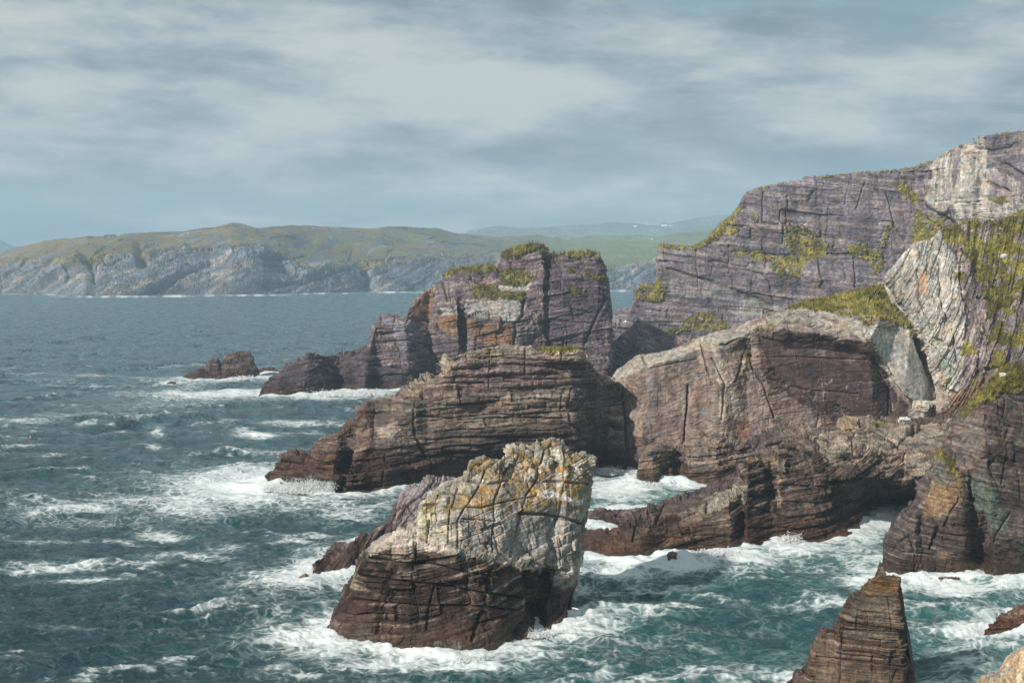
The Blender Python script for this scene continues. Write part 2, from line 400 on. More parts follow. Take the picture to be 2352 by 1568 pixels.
    if tufts:
        rs = np.random.RandomState(seed); cand = np.flatnonzero((gm > .5) & (p[:, 2] > 3)); ar = np.linalg.norm(np.cross(np.gradient(G, axis=0), np.gradient(G, axis=1)), axis=2).ravel()
        w_ = ar[cand]; idx = rs.choice(cand, min(tufts, len(cand) * 3), p=w_ / w_.sum()); nb = 5; k = len(idx) * nb
        b0 = np.repeat(out[idx], nb, 0) + rs.randn(k, 3) * tuftL * .35; L = tuftL * (.5 + rs.rand(k))
        th = rs.rand(k) * 6.283; lean = rs.randn(k, 3) * .45; tip = b0 + (np.array([0, 0, 1.0]) + .5 * np.repeat(n[idx], nb, 0) + lean) * L[:, None]
        sd = np.stack([np.cos(th), np.sin(th), 0 * th], 1) * (tuftL * .22); b0 = b0 - np.array([0, 0, tuftL * .3])
        V_ = np.stack([b0 - sd, b0 + sd, tip], 1).reshape(-1, 3); ca = np.repeat(np.clip(alb[idx], 0, 1), nb * 3, 0) * (.65 + .9 * np.repeat(rs.rand(k), 3))[:, None]
        to_ = mesh_obj('grass', V_, np.arange(k * 3).reshape(-1, 3), mat, parent=o, attrs={'albedo': ca, 'mask': np.tile([1.0, 0, 0], (k * 3, 1))}); tag(to_, kind='stuff')
    zz = np.abs(G[:, :, 2]) < 1.2
    SHORE.append(G[zz][:, :2][::3])
    return o

GRASS_A = np.array([.125, .115, .028]); GRASS_B = np.array([.34, .30, .065]); GRASS_C = np.array([.15, .10, .04])
PURPLE = C(112, 100, 110); PURPLE_D = C(88, 78, 88); BROWN = C(108, 88, 80); DARK = C(64, 48, 43); RUST = C(86, 60, 48)
PALE = C(172, 164, 150); WHITE = C(196, 190, 178); TAN = C(150, 122, 96); OCHRE = C(176, 122, 44); GREYP = C(148, 138, 138); MINT = C(150, 170, 156)
def mixc(a, b, f):
    f = np.clip(f, 0, 1); return a * (1 - f[:, None]) + b[None] * f[:, None]
def start(c, col, var=.25, band=True): 
    a = np.repeat(col[None], len(c['p']), 0)
    if band:
        bs = max(1.0, c['bt']); f = fbm(c['q'] / np.array([bs * 9, bs * 9, bs * .55]), 4, c['seed'] + 200)
        a = mixc(a, col * .45 + C(176, 164, 148) * .55, .75 * sstep(.10, .38, f)); a = mixc(a, col * .5, .6 * sstep(.12, .4, -f))
    return a * (1 + var * (c['c1'] - .5) + var * (c['c2'] - .5) + var * 1.2 * c['lr'] + .25 * c['low'])[:, None]
def tide(c, a, z1=3.0, z2=6.5, dark=DARK, rust=RUST):
    z = c['p'][:, 2] + 1.3 * c['low'] * 2
    a = mixc(a, dark * .9, .8 * (1 - sstep(z1, z2, z)))
    return mixc(a, rust, .85 * (1 - sstep(z1 - 2.2, z1, z)))
def patch(c, a, polys, col, amt=.9):
    for poly in polys: a = mixc(a, col, amt * inpoly(c['wx'], c['wy'], poly).astype(float))
    return a
def lichen(c, a, poly, col=OCHRE, th=.1, sc_=3.0, amt=.9, seed=3):
    f = sstep(th, th + .15, fbm(c['p'] / sc_, 4, seed)) * inpoly(c['wx'], c['wy'], poly)
    return mixc(a, col, amt * f)


def A(aff, lst):
    ox, oy, k = aff
    return [([(ox + k * x, oy + k * y) for x, y in ln], w, d) for ln, w, d in lst]
#@@ROCKS
# ------------------------------------------------------------------ far land
def far_land():
    X = [-260, -120, -40, 0, 40, 100, 200, 290, 340, 420, 480, 532, 600, 640, 700, 760, 830, 876, 941, 998, 1043, 1100, 1155, 1239, 1292, 1351, 1420, 1505, 1560, 1641, 1760]
    wl = np.interp(X, [-300, 0, 115, 250, 350, 600, 750, 950, 1405, 1760], [668, 672, 677, 680, 677, 676, 672, 668, 665, 663])
    ct = np.interp(X, [-260, 0, 120, 330, 480, 560, 640, 700, 790, 850, 1040, 1110, 1250, 1390, 1480, 1760], [650, 612, 604, 580, 566, 560, 580, 622, 620, 600, 592, 590, 604, 622, 606, 606])
    cr = np.interp(X, [-260, -120, 0, 40, 96, 140, 240, 340, 384, 420, 480, 532, 600, 624, 640, 700, 740, 800, 856, 876, 941, 998, 1015, 1043, 1155, 1239, 1272, 1292, 1351, 1407, 1505, 1553, 1641, 1760],
                   [640, 612, 586, 566, 556, 550, 544, 536, 539, 532, 524, 516, 522, 524, 518, 517, 522, 522, 525, 521, 523, 522, 530, 536, 544, 540, 542, 547, 543, 540, 543, 536, 528, 520])
    S = []; ct = np.maximum(ct, cr + 6)
    for i, x in enumerate(X):
        right = np.interp(x, [900, 1300], [0, 1])
        gul = 22 * math.sin(x * .031) + 12 * math.sin(x * .083 + 1)
        cd = 60 + 90 * (x < 700) + gul * .4
        w, t, c = wl[i], ct[i], cr[i]
        t = max(t, c + 6)
        d2 = 350 + 500 * right; d3 = 750 + 1300 * right
        mid = t + (c - t) * (.5 + .2 * right)
        S.append([(x, w, gul), (x + 3, w + (t - w) * .45, cd * .45 + gul), (x, t, cd + gul), (x, mid, d2), (x, t + (c - t) * .85, (d2 + d3) / 2), (x, c, d3), 300])
    def colr(c):
        p = c['p']; n = c['n']
        sl = 1 - np.abs(n[:, 2])
        rockc = start(c, C(100, 104, 112), .25)
        g1 = fbm(p / np.array([160, 160, 60]), 4, 77); g2 = fbm(p / np.array([40, 90, 18]), 4, 78)
        gr = C(114, 117, 78); br = C(124, 108, 70)
        gc = mixc(np.repeat(gr[None], len(p), 0), br, sstep(-.25, .3, g1 - .0006 * (c['px'] - 900)))
        fields = inpoly(c['px'], c['py'], [(1230, 548), (1700, 540), (1700, 600), (1500, 604), (1400, 612), (1240, 600)])
        gc = mixc(gc, C(120, 134, 92), .75 * fields)
        up = c['py'] < np.interp(c['px'], X, ct) + 4 * g2
        f = up & (g2 < .16) | (up & fields)
        # bare ribs showing through the turf
        a = mixc(rockc, gr, np.zeros(len(p)))
        a[f] = gc[f]
        brown = inpoly(c['wx'], c['wy'], [(120, 605), (200, 580), (330, 565), (330, 572), (240, 598), (130, 618)])
        a = mixc(a, C(130, 118, 60), .8 * brown)
        return a * 1.0
    o = build_rock('headland', S, colr, 'long far headland of grey cliffs under rough green turf across the bay', 'headland', step=2.4, T=300, drop=.1,
                   frame=(0, math.radians(28), 0), seed=11, kind='structure', grassflat=True, grass=[[(x, y - 8) for x, y in zip(X, ct)] + [(1760, 400), (-260, 400)]],
                   carve=[([(320,560),(325,600)],10,40),([(200,590),(215,640)],12,35),([(330,680),(400,640),(470,612),(520,600)],6,22),([(440,560),(560,548),(660,575),(690,600)],10,22),([(620,660),(700,640),(800,622)],5,16),([(60,670),(130,640),(240,600)],5,14),([(840,620),(850,665)],10,26),([(0,660),(40,640),(90,600)],5,14)],
                   big=(160, 120, 30), bigA=12, med=(60, 50, 12), medA=2.5, layer=20, layerA=4, crk=.5,
                   lowA=17, lowS=110, fine=1.8, matargs=dict(scale=12, bump=.8, band=1.1))
    # tame nothing else: the noise amplitudes above are metres on a headland kilometres long
def far_hills():
    def hill(name, pts, d, seed, label, col):
        S = []
        for x, y in pts:
            S.append([(x, 600 + CAM_H * F / d, 0), (x, 580, 300), (x, (580 + y) / 2, 600), (x, y, 1100), 500])
        build_rock(name, S, lambda c: start(c, col, .06, band=False), label, 'hill', step=4, T=500, drop=.2, seed=seed, kind='structure', big=(400, 400, 200), bigA=10,
                   med=(150, 150, 90), medA=5, layer=60, layerA=5, lowA=26, lowS=520, fine=4, matargs=dict(scale=60, bump=.5, band=.3))
    hill('hills', [(1000, 556), (1040, 545), (1071, 531), (1113, 521), (1150, 519), (1197, 523), (1219, 519), (1300, 515), (1364, 513), (1406, 507), (1490, 509), (1553, 500), (1616, 492), (1692, 486), (1800, 470), (1950, 480)], 7400, 21,
         'long blue mountain ridge fading in the haze behind the purple cliff', C(92, 104, 92))
    hill('hills', [(-420, 560), (-200, 535), (-60, 540), (0, 554), (24, 563), (44, 569), (120, 580), (200, 590)], 6900, 22, 'blue hill fading in the haze at the far left edge', C(92, 104, 92))
far_hills(); far_land()

# ------------------------------------------------------------------ back purple cliff
def back_cliff():
    S = [
     [(1400,850),(1400,810,3),(1402,780,5),(1403,760,8),(1403,745,10),(1403,730,12),(1403,719,14), 8],
     [(1436,850),(1436,815,2),(1440,780,6),(1446,755,8),(1448,740,10),(1449,728,11),(1449,719,14), 8],
     [(1455,848),(1452,820,0),(1452,790,3),(1453,745,8),(1454,715,10),(1458,690,12),(1460,668,16), 14],
     [(1485,848),(1480,820,0),(1480,790,3),(1482,745,8),(1482,715,10),(1484,690,12),(1486,656,18), 20],
     [(1512,848),(1510,820,2),(1510,780,4),(1510,720,6),(1510,690,8),(1511,665,10),(1513,642,18), 20],
     [(1520,848),(1518,820,2),(1518,780,3),(1518,700,5),(1517,650,6),(1516,600,7),(1515,563,12), 30],
     [(1590,846),(1590,810,2),(1590,760,3),(1590,700,4),(1590,650,6),(1590,610,7),(1591,571,12), 40],
     [(1624,846),(1624,805,2),(1624,750,3),(1622,680,4),(1622,650,7),(1622,600,8),(1624,552,16), 50],
     [(1655,845),(1655,800,2),(1655,740,3),(1655,665,4),(1655,640,8),(1655,590,10),(1658,517,22), 60],
     [(1692,844),(1692,795,2),(1692,730,3),(1690,655,4),(1690,625,8),(1690,570,10),(1692,490,20), 70],
     [(1722,842),(1722,790,2),(1722,720,3),(1722,650,4),(1722,610,9),(1718,545,11),(1711,448,18), 80],
     [(1760,840),(1760,780,2),(1760,700,2),(1760,640,3),(1760,600,9),(1755,520,11),(1742,433,18), 90],
     [(1800,840),(1800,780,2.5),(1800,700,3),(1800,645,5),(1798,580,13),(1795,515,14),(1790,424,21), 100],
     [(1835,840),(1830,780,3),(1830,700,4),(1830,650,6),(1835,560,17),(1835,510,18),(1830,417,25), 100],
     [(1890,835),(1890,780,2),(1890,700,1),(1890,640,2),(1895,590,11),(1900,500,12),(1895,405,18), 100],
     [(1960,830),(1960,780,1),(1960,700,0),(1960,635,1),(1960,600,8),(1965,500,10),(1960,399,17), 100],
     [(2030,825),(2030,770,2),(2030,700,2),(2030,640,4),(2035,610,9),(2045,500,12),(2045,393,18), 100],
     [(2090,820),(2090,770,4),(2090,700,6),(2090,640,8),(2095,580,12),(2100,480,16),(2100,384,22), 100],
     [(2128,815),(2128,770,2),(2128,700,3),(2133,620,4),(2140,528,12),(2148,482,12),(2150,370,18), 100],
     [(2165,812),(2165,770,-2),(2165,700,-1),(2165,610,1),(2172,528,16),(2172,486,2),(2172,357,12), 100],
     [(2195,810),(2195,770,-6),(2195,700,-5),(2195,600,-4),(2198,520,0),(2195,450,-2),(2193,340,8), 100],
     [(2225,806),(2225,765,-8),(2225,690,-8),(2225,600,-8),(2225,515,-8),(2225,440,-7),(2228,325,4), 100],
     [(2258,800),(2258,760,-10),(2258,680,-8),(2258,600,-6),(2255,510,-8),(2257,430,-9),(2259,313,0), 100],
     [(2300,795),(2300,755,-14),(2300,680,-12),(2300,600,-9),(2300,510,-6),(2300,430,-4),(2302,308,5), 100],
     [(2352,790),(2352,750,-20),(2352,680,-18),(2352,600,-16),(2350,510,-16),(2350,430,-13),(2352,304,0), 100],
     [(2450,780),(2450,740,-28),(2450,670,-26),(2450,600,-24),(2450,510,-20),(2450,430,-16),(2450,298,0), 100],
     [(2600,770),(2600,730,-28),(2600,670,-26),(2600,600,-24),(2600,510,-20),(2600,430,-16),(2600,310,0), 100],
    ]
    S = [[(s[0][0], float(np.interp(s[0][0], [1400, 1720, 1960, 2100, 2160, 2270, 2352, 2600], [850, 848, 850, 849, 853, 864, 872, 880])))] + s[1:] for s in S]
    grass = [
      [(1800,515),(1840,520),(1880,545),(1905,560),(1895,590),(1860,600),(1840,635),(1800,640),(1770,615),(1790,590),(1815,580),(1805,550)],
      [(1680,570),(1740,575),(1775,590),(1790,590),(1790,605),(1740,600),(1690,580)],
      [(1945,565),(1990,560),(2025,580),(2028,610),(2010,640),(1998,600),(1950,590)],
      [(1470,660),(1500,650),(1517,640),(1530,665),(1515,695),(1480,690),(1460,675)],
      [(1590,722),(1620,715),(1660,735),(1680,752),(1640,760),(1580,760),(1520,775),(1510,762),(1560,750)],
      [(2105,480),(2130,490),(2160,500),(2180,540),(2150,580),(2120,600),(2095,590),(2100,540)],
      [(2045,420),(2085,415),(2095,440),(2120,455),(2105,475),(2075,455)],
      [(2275,455),(2310,450),(2320,465),(2290,472)],
      [(1720,490),(1745,495),(1740,515),(1722,505)],[(1645,540),(1680,520),(1700,530),(1650,552),(1625,560)],
      [(2030,520),(2045,510),(2050,530),(2030,570),(2022,560)],
      [(1700,449),(1742,434),(1868,411),(1952,401),(2057,393),(2141,376),(2162,363),(2200,336),(2259,313),(2352,304),(2600,311),(2600,280),(2300,270),(1900,370),(1700,420)],
      [(1480,570),(1513,558),(1591,568),(1624,549),(1660,514),(1700,470),(1712,478),(1668,530),(1630,558),(1595,577),(1530,574)],
    ]
    def colr(c):
        a = start(c, C(113, 104, 111), .2)
        px, py, wx, wy = c['px'], c['py'], c['wx'], c['wy']
        f = fbm(c['p'] / np.array([30, 30, 3.0]), 4, 5)
        a = mixc(a, C(142, 134, 142), .55 * sstep(.12, .4, f))
        a = mixc(a, C(138, 142, 136), .7 * (sstep(.0, .3, f + .2) * inpoly(wx, wy, [(1540, 640), (1620, 650), (1760, 690), (1860, 735), (1840, 760), (1740, 740), (1640, 700), (1520, 670)])))
        pale = inpoly(wx, wy, [(2130, 385), (2190, 335), (2258, 312), (2262, 380), (2352, 420), (2600, 440), (2600, 620), (2180, 620), (2200, 520), (2140, 480), (2110, 430)])
        a = mixc(a, C(178, 172, 162), .9 * pale * sstep(-.45, .1, fbm(c['p'] / np.array([6, 6, 22]), 4, 9)))
        a = mixc(a, C(140, 122, 126), .8 * inpoly(wx, wy, [(2265, 400), (2300, 395), (2330, 430), (2325, 470), (2275, 445)]))
        # greenish-brown streaks below the ledges
        st = fbm(c['p'] / np.array([3, 3, 18]), 4, 33)
        a = mixc(a, C(104, 98, 66), .5 * sstep(.22, .42, st))
        return tide(c, a, 3, 8)
    build_rock('cliff', S, colr, 'tall purple grey sea cliff with grassy ledges rising to the right skyline', 'cliff', step=2.1, T=100, drop=-.02,
               frame=(0, math.radians(-6), 0), seed=31, kind='structure', carve=A((1364, 282.2, .42), [([(930,380),(920,540),(1060,550)],2.5,1.5),([(1220,310),(1215,450)],2.5,2),([(1480,330),(1440,460)],2,1.5),([(1400,320),(1370,440)],2,1),([(1060,400),(1060,620)],2.5,1.5),([(380,720),(700,760),(1000,830),(1100,900)],2,1.2),([(400,800),(700,880),(980,1000)],3,2),([(700,700),(1000,720),(1400,720),(1620,740)],2.5,2),([(1220,330),(1500,360),(1650,380)],1.6,1),([(220,1090),(500,1090)],2,1.2),([(1780,300),(1800,460),(1950,550)],7,5),([(2130,90),(2120,180),(2130,300)],3,2),([(1420,740),(1430,900)],2.5,2),([(1120,740),(1130,900)],3,2.5),([(740,740),(740,820)],2,1),([(560,700),(570,900)],2,1),([(1600,380),(1640,560),(1700,640)],2.5,2),([(1280,460),(1260,640)],2,1.2),([(870,760),(960,860),(990,1000)],2,1.2),([(2000,130),(2010,300),(1960,420)],3,2),([(2200,200),(2352,290)],4,3),([(2120,290),(2180,330),(2260,380)],4,3)]),
               big=(22, 18, 8), bigA=2.4, med=(9, 8, 3), medA=.6, layer=4.2, layerA=.38, crk=.6, lowA=2.6, lowS=30, fine=.25,
               grass=grass, tufts=5000, tuftL=.36, matargs=dict(scale=2.6, band=.55, bump=.6))
    # foot of the cliff: a sloping spur of purple slabs between stack and cliff
    S = [
     [(1345,862),(1352,855,1),(1358,846,2),(1362,838,4), 8],
     [(1400,866),(1400,845,1),(1400,815,4),(1402,790,8), 12],
     [(1440,868),(1438,840,1),(1436,800,4),(1440,756,10), 12],
     [(1475,868),(1470,840,1),(1465,780,4),(1465,730,10), 14],
     [(1520,868),(1515,830,1),(1510,790,6),(1505,750,14), 14],
     [(1580,868),(1575,830,1),(1565,800,6),(1560,775,16), 14],
     [(1660,868),(1655,830,4),(1650,815,8),(1645,790,16), 12],
    ]
    def colr2(c):
        a = start(c, C(118, 98, 102), .3)
        a = mixc(a, C(134, 110, 100), .6 * sstep(.0, .3, fbm(c['p'] / np.array([8, 8, 3]), 3, 8)))
        return tide(c, a, 3, 7)
    build_rock('cliff', S, colr2, 'reddish purple spur of tilted slabs at the foot of the big cliff', 'cliff', step=2.1, T=14, drop=.1, kind='structure',
               frame=(0, math.radians(-35), math.radians(10)), seed=37, big=(5, 8, 8), bigA=2, med=(2, 3, 4), medA=.8, layer=1.6, layerA=.6, lowA=1.5, matargs=dict(scale=1.8, band=.8))
back_cliff()

# ------------------------------------------------------------------ castle-like stack behind
def castle():
    S = [
     [(594,908),(595,907,.3),(596,906,.6),(597,905.5,.8),(597,905,1),(598,904,1.2),(599,903,1.5), 3],
     [(606,908),(606,900,2),(606,895,3),(607,890,4),(608,886,6),(608,883,7),(609,879,8), 8],
     [(640,909),(640,897,3),(640,888,5),(640,880,7),(641,872,9),(642,866,11),(643,857,14), 14],
     [(700,906),(700,890,3),(700,876,5),(702,860,8),(704,845,11),(706,835,14),(708,820,20), 16],
     [(780,896),(780,882,3),(780,866,5),(780,850,8),(780,838,12),(780,828,16),(780,815,24), 16],
     [(836,902),(838,880,3),(840,860,6),(842,840,9),(843,825,12),(844,812,16),(845,797,24), 18],
     [(860,897),(860,870,3),(858,830,6),(857,790,8),(862,750,10),(866,735,12),(870,721,18), 18],
     [(925,897),(930,870,2),(935,840,4),(935,800,6),(932,760,8),(932,740,11),(934,727,20), 20],
     [(945,896),(948,870,3),(950,840,5),(950,800,7),(946,770,9),(942,740,17),(943,705,28), 20],
     [(985,890),(985,860,5),(985,830,7),(985,800,8),(984,760,11),(984,735,18),(985,664,38), 22],
     [(1000,890),(1002,860,5),(1003,830,5),(1000,790,6),(998,740,8),(1003,702,14),(1010,640,46), 22],
     [(1050,890),(1050,860,4),(1052,820,4),(1055,780,4),(1052,722,5),(1050,700,12),(1042,621,46), 22],
     [(1062,890),(1062,860,9),(1062,820,11),(1062,780,13),(1061,720,13),(1062,690,17),(1052,618,46), 22],
     [(1070,890),(1070,860,5),(1070,820,4),(1068,780,3),(1066,735,3),(1072,682,10),(1075,616,44), 22],
     [(1105,890),(1105,860,5),(1105,820,3),(1102,780,2),(1098,738,2),(1098,678,11),(1110,612,42), 22],
     [(1148,890),(1148,860,6),(1146,825,4),(1140,790,1),(1136,738,2),(1130,674,12),(1146,609,36), 22],
     [(1190,890),(1190,860,6),(1185,835,3),(1185,800,0),(1190,735,1),(1178,668,11),(1156,582,26), 26],
     [(1215,890),(1215,860,10),(1215,830,10),(1218,800,9),(1222,720,6),(1222,660,12),(1205,568,24), 28],
     [(1250,890),(1250,860,8),(1250,830,8),(1248,790,9),(1245,720,10),(1248,640,13),(1244,567,24), 30],
     [(1264,890),(1260,860,9),(1262,830,11),(1258,780,12),(1256,720,14),(1256,650,16),(1254,588,28), 30],
     [(1330,890),(1330,860,8),(1325,830,11),(1320,780,12),(1320,720,13),(1320,650,15),(1318,582,24), 30],
     [(1370,890),(1375,860,8),(1375,830,10),(1370,780,12),(1372,720,13),(1374,660,16),(1374,582,24), 30],
     [(1392,890),(1396,860,10),(1398,830,12),(1398,780,15),(1400,720,18),(1396,660,21),(1385,598,28), 26],
     [(1400,890),(1404,860,24),(1406,830,28),(1407,780,32),(1407,720,36),(1402,660,40),(1389,610,42), 10],
    ]
    grass = [[(1150,588),(1163,574),(1205,564),(1250,564),(1250,580),(1225,580),(1190,586),(1160,592)],
             [(1150,625),(1175,615),(1215,625),(1240,640),(1225,650),(1190,658),(1150,650)],
             [(1080,665),(1100,656),(1130,658),(1150,672),(1195,672),(1210,678),(1200,690),(1140,690),(1090,680)],
             [(1010,638),(1042,622),(1090,614),(1140,610),(1140,617),(1090,620),(1045,630)],
             [(1254,590),(1323,583),(1374,582),(1374,588),(1320,588),(1258,596)],
             [(1300,622),(1350,632),(1395,640),(1398,648),(1350,642),(1300,630)],[(1310,655),(1340,668),(1360,683),(1340,678),(1310,668)]]
    def colr(c):
        px, py, wx, wy, p = c['px'], c['py'], c['wx'], c['wy'], c['p']
        a = start(c, C(110, 96, 100), .35)
        a = mixc(a, C(124, 112, 114), .6 * inpoly(wx, wy, [(855,770),(869,722),(940,728),(1000,760),(1000,830),(900,840)]))
        a = mixc(a, C(172, 168, 162), .8 * sstep(-.6, -.2, fbm(p / np.array([4, 4, 2]), 4, 19)) * inpoly(wx, wy, [(1070,690),(1130,688),(1215,690),(1195,735),(1165,738),(1085,728),(1062,712)]))
        a = mixc(a, C(182, 178, 172), .8 * inpoly(wx, wy, [(1010,702),(1050,698),(1055,715),(1010,718)]))
        a = mixc(a, C(176, 170, 160), .8 * inpoly(wx, wy, [(1140,655),(1215,655),(1212,668),(1150,668)]))
        a = mixc(a, C(150, 146, 150), .7 * inpoly(wx, wy, [(868,740),(890,728),(960,740),(950,800),(915,805),(900,750)]))
        for poly in ([(1000,715),(1058,720),(1060,770),(1010,765)], [(1065,735),(1130,740),(1180,745),(1185,800),(1150,810),(1080,775)], [(940,735),(953,680),(1000,660),(985,720),(960,745)]):
            f = inpoly(wx, wy, poly) * sstep(-.6, -.05, fbm(p / np.array([5, 5, 2.5]), 4, 15))
            a = mixc(a, C(146, 106, 62), .65 * f)
        a = mixc(a, C(86, 76, 86), .5 * inpoly(wx, wy, [(1258,600),(1380,600),(1400,700),(1380,850),(1260,850)]))
        a = mixc(a, C(74, 66, 70), .75 * inpoly(wx, wy, [(590,900),(640,850),(700,815),(850,795),(850,840),(990,850),(990,900),(590,915)]))
        return tide(c, a, 4.5, 7.5, dark=C(70, 58, 58), rust=C(79, 61, 54))
    build_rock('sea_stack', S, colr, 'castle-shaped purple and orange sea stack with two flat mossy summits in mid distance', 'sea stack', step=2.0, T=22, drop=.05,
               frame=(0, math.radians(7), 0), seed=41, big=(12, 10, 8), bigA=2.6, med=(6, 5, 2.2), medA=.9, layer=2.6, layerA=1.5, crk=.6,
               carve=A((940.8, 545.7, .22), [([(520,650),(550,800),(570,1180)],4,4),([(1450,180),(1420,600),(1450,1150)],4,3),([(2050,640),(1930,880),(1820,1110)],3,3),([(690,480),(900,470),(900,300)],3,2.4),([(620,340),(660,480)],2.5,2),([(330,430),(400,650)],2.5,2),([(1200,600),(1190,800),(1110,920),(1100,1100)],4,4),([(1460,300),(1800,340),(2050,400)],2.2,1.6),([(1460,720),(1800,760),(1900,780)],2,1.2),([(1460,860),(1900,900)],2,1.2),([(940,330),(940,460)],2,1.5),([(0,840),(220,860),(340,1000)],3,2),([(-300,1000),(-60,960),(150,990)],2,1.4),([(-320,1100),(0,1060),(200,1120)],2,1.2)]), lowA=2.0, lowS=22, fine=.25,
               grass=grass, tufts=3500, tuftL=.7, matargs=dict(scale=1.7, band=.9))
castle()

# ------------------------------------------------------------------ folded wall (arch) and the land on its right
def folded_wall():
    S = [
     [(1385,1075),(1385,1040,3),(1385,980,5),(1390,930,7),(1395,900,8),(1400,885,9),(1405,868,12),(1407,866,14), 14],
     [(1430,1078),(1428,1040,1),(1425,980,2),(1420,930,3),(1415,890,4),(1416,875,5),(1422,850,10),(1424,848,12), 16],
     [(1480,1085),(1480,1040,1),(1475,980,0),(1470,930,1),(1465,870,2),(1466,850,3),(1473,816,9),(1475,814,12), 20],
     [(1560,1085),(1560,1030,1),(1555,980,1),(1550,900,2),(1545,840,3),(1545,820,4),(1540,801,10),(1542,799,13), 24],
     [(1625,1083),(1625,1030,2),(1622,960,2),(1618,880,2),(1610,820,3),(1608,800,4),(1606,778,10),(1608,774,14), 26],
     [(1660,1080),(1660,1030,0),(1660,960,-2),(1655,880,-2),(1642,820,0),(1640,790,2),(1640,765,9),(1642,762,14), 28],
     [(1690,1080),(1690,1030,2),(1688,960,1),(1690,880,1),(1680,810,3),(1680,780,2),(1688,750,9),(1690,748,14), 28],
     [(1730,1080),(1725,1030,4),(1720,960,4),(1715,880,5),(1705,800,5),(1712,768,2),(1730,740,9),(1732,737,14), 28],
     [(1770,1080),(1765,1030,5),(1760,960,6),(1758,880,6),(1755,800,5),(1755,752,3),(1764,718,8),(1768,716,14), 28],
     [(1810,1080),(1800,1030,7),(1795,960,8),(1795,880,8),(1795,800,6),(1800,758,2),(1812,712,7),(1815,706,20), 26],
     [(1870,1080),(1870,1030,9),(1870,960,10),(1870,880,9.5),(1868,800,7),(1872,764,2),(1880,716,8),(1870,692,35), 20],
     [(1940,1080),(1940,1030,11),(1940,960,12),(1945,880,10.5),(1948,810,7),(1948,778,1.5),(1950,728,7),(1935,675,38), 20],
     [(2000,1080),(2000,1030,12),(2003,960,13),(2003,890,10),(1998,820,6),(1992,785,0.5),(2020,740,7),(1985,663,40), 20],
     [(2050,1070),(2048,1030,9),(2050,960,8),(2048,925,7.5),(2042,866,6),(2035,850,0),(2062,748,7),(2028,654,42), 20],
     [(2090,1070),(2092,1020,7.5),(2090,965,7),(2086,940,6),(2082,920,5),(2076,904,1),(2094,762,8),(2044,657,42), 20],
     [(2130,1067),(2130,1010,6),(2128,960,4),(2126,950,5),(2124,944,4),(2118,934,2),(2134,872,10),(2065,680,42), 20],
     [(2190,1050),(2190,1010,8),(2190,960,6),(2190,940,5),(2185,910,6),(2180,870,8),(2150,790,16),(2100,700,42), 20],
    ]
    grass = [[(1800,708),(1870,690),(1935,673),(2028,653),(2045,672),(2075,735),(2088,750),(2060,748),(2040,735),(2003,738),(1960,728),(1905,722),(1850,716)],
             [(1971,737),(2000,735),(2010,745),(1985,748)],[(2085,755),(2095,762),(2100,775),(2088,768)],
             [(1728,752),(1765,742),(1778,750),(1745,765)],[(1712,800),(1722,800),(1712,860),(1702,860)]]
    smooth = [[(1990,760),(2090,758),(2135,880),(2140,920),(2090,915),(2040,860),(2020,810)], [(1740,770),(1960,800),(2040,880),(2070,960),(1990,960),(1780,860)]]
    def colr(c):
        px, py, wx, wy, p = c['px'], c['py'], c['wx'], c['wy'], c['p']
        a = start(c, C(134, 118, 110), .12, band=False)
        vs = fbm(p / np.array([2.5, 2.5, 14]), 5, 61)
        a = a * (1 + .5 * vs)[:, None]
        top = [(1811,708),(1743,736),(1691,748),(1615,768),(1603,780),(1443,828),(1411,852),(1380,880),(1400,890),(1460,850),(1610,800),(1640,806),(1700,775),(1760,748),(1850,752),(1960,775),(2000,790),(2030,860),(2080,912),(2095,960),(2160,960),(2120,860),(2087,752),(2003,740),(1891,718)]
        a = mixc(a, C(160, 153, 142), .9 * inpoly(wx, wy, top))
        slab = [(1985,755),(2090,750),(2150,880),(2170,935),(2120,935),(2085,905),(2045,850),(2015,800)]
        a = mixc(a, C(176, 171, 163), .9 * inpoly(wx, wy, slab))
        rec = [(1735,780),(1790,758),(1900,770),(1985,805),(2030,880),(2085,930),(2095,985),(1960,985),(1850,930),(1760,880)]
        a = mixc(a, C(76, 60, 60), .85 * inpoly(wx, wy, rec) * sstep(-1.0, -.3, fbm(p / np.array([5, 5, 9]), 4, 62)))  # arch hollow: dark brown rock, with part of its shade put into the colour
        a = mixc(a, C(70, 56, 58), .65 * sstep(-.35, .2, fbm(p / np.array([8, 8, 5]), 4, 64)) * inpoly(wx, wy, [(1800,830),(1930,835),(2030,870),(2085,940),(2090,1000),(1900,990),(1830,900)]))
        for poly in ([(1640,800),(1668,830),(1676,880),(1668,1010),(1652,1010),(1655,900)], [(1674,880),(1692,900),(1705,950),(1695,990),(1682,940)]):
            a = mixc(a, C(176, 164, 148), .8 * inpoly(wx, wy, poly))
        a = mixc(a, C(160, 104, 70), .5 * inpoly(wx, wy, [(1690,960),(1715,960),(1722,1000),(1690,1005)]))
        vein = np.abs(fbm(p / np.array([5, 5, 16]), 3, 66)) < .012
        a = mixc(a, C(178, 166, 150), .6 * (vein & inpoly(px, py, [(1740,860),(2070,880),(2080,980),(1740,1000)])))
        a = mixc(a, C(90, 70, 66), .6 * inpoly(wx, wy, [(1380,960),(1470,1000),(1560,1040),(1560,1090),(1380,1090)]))
        return tide(c, a, 3.5, 7)
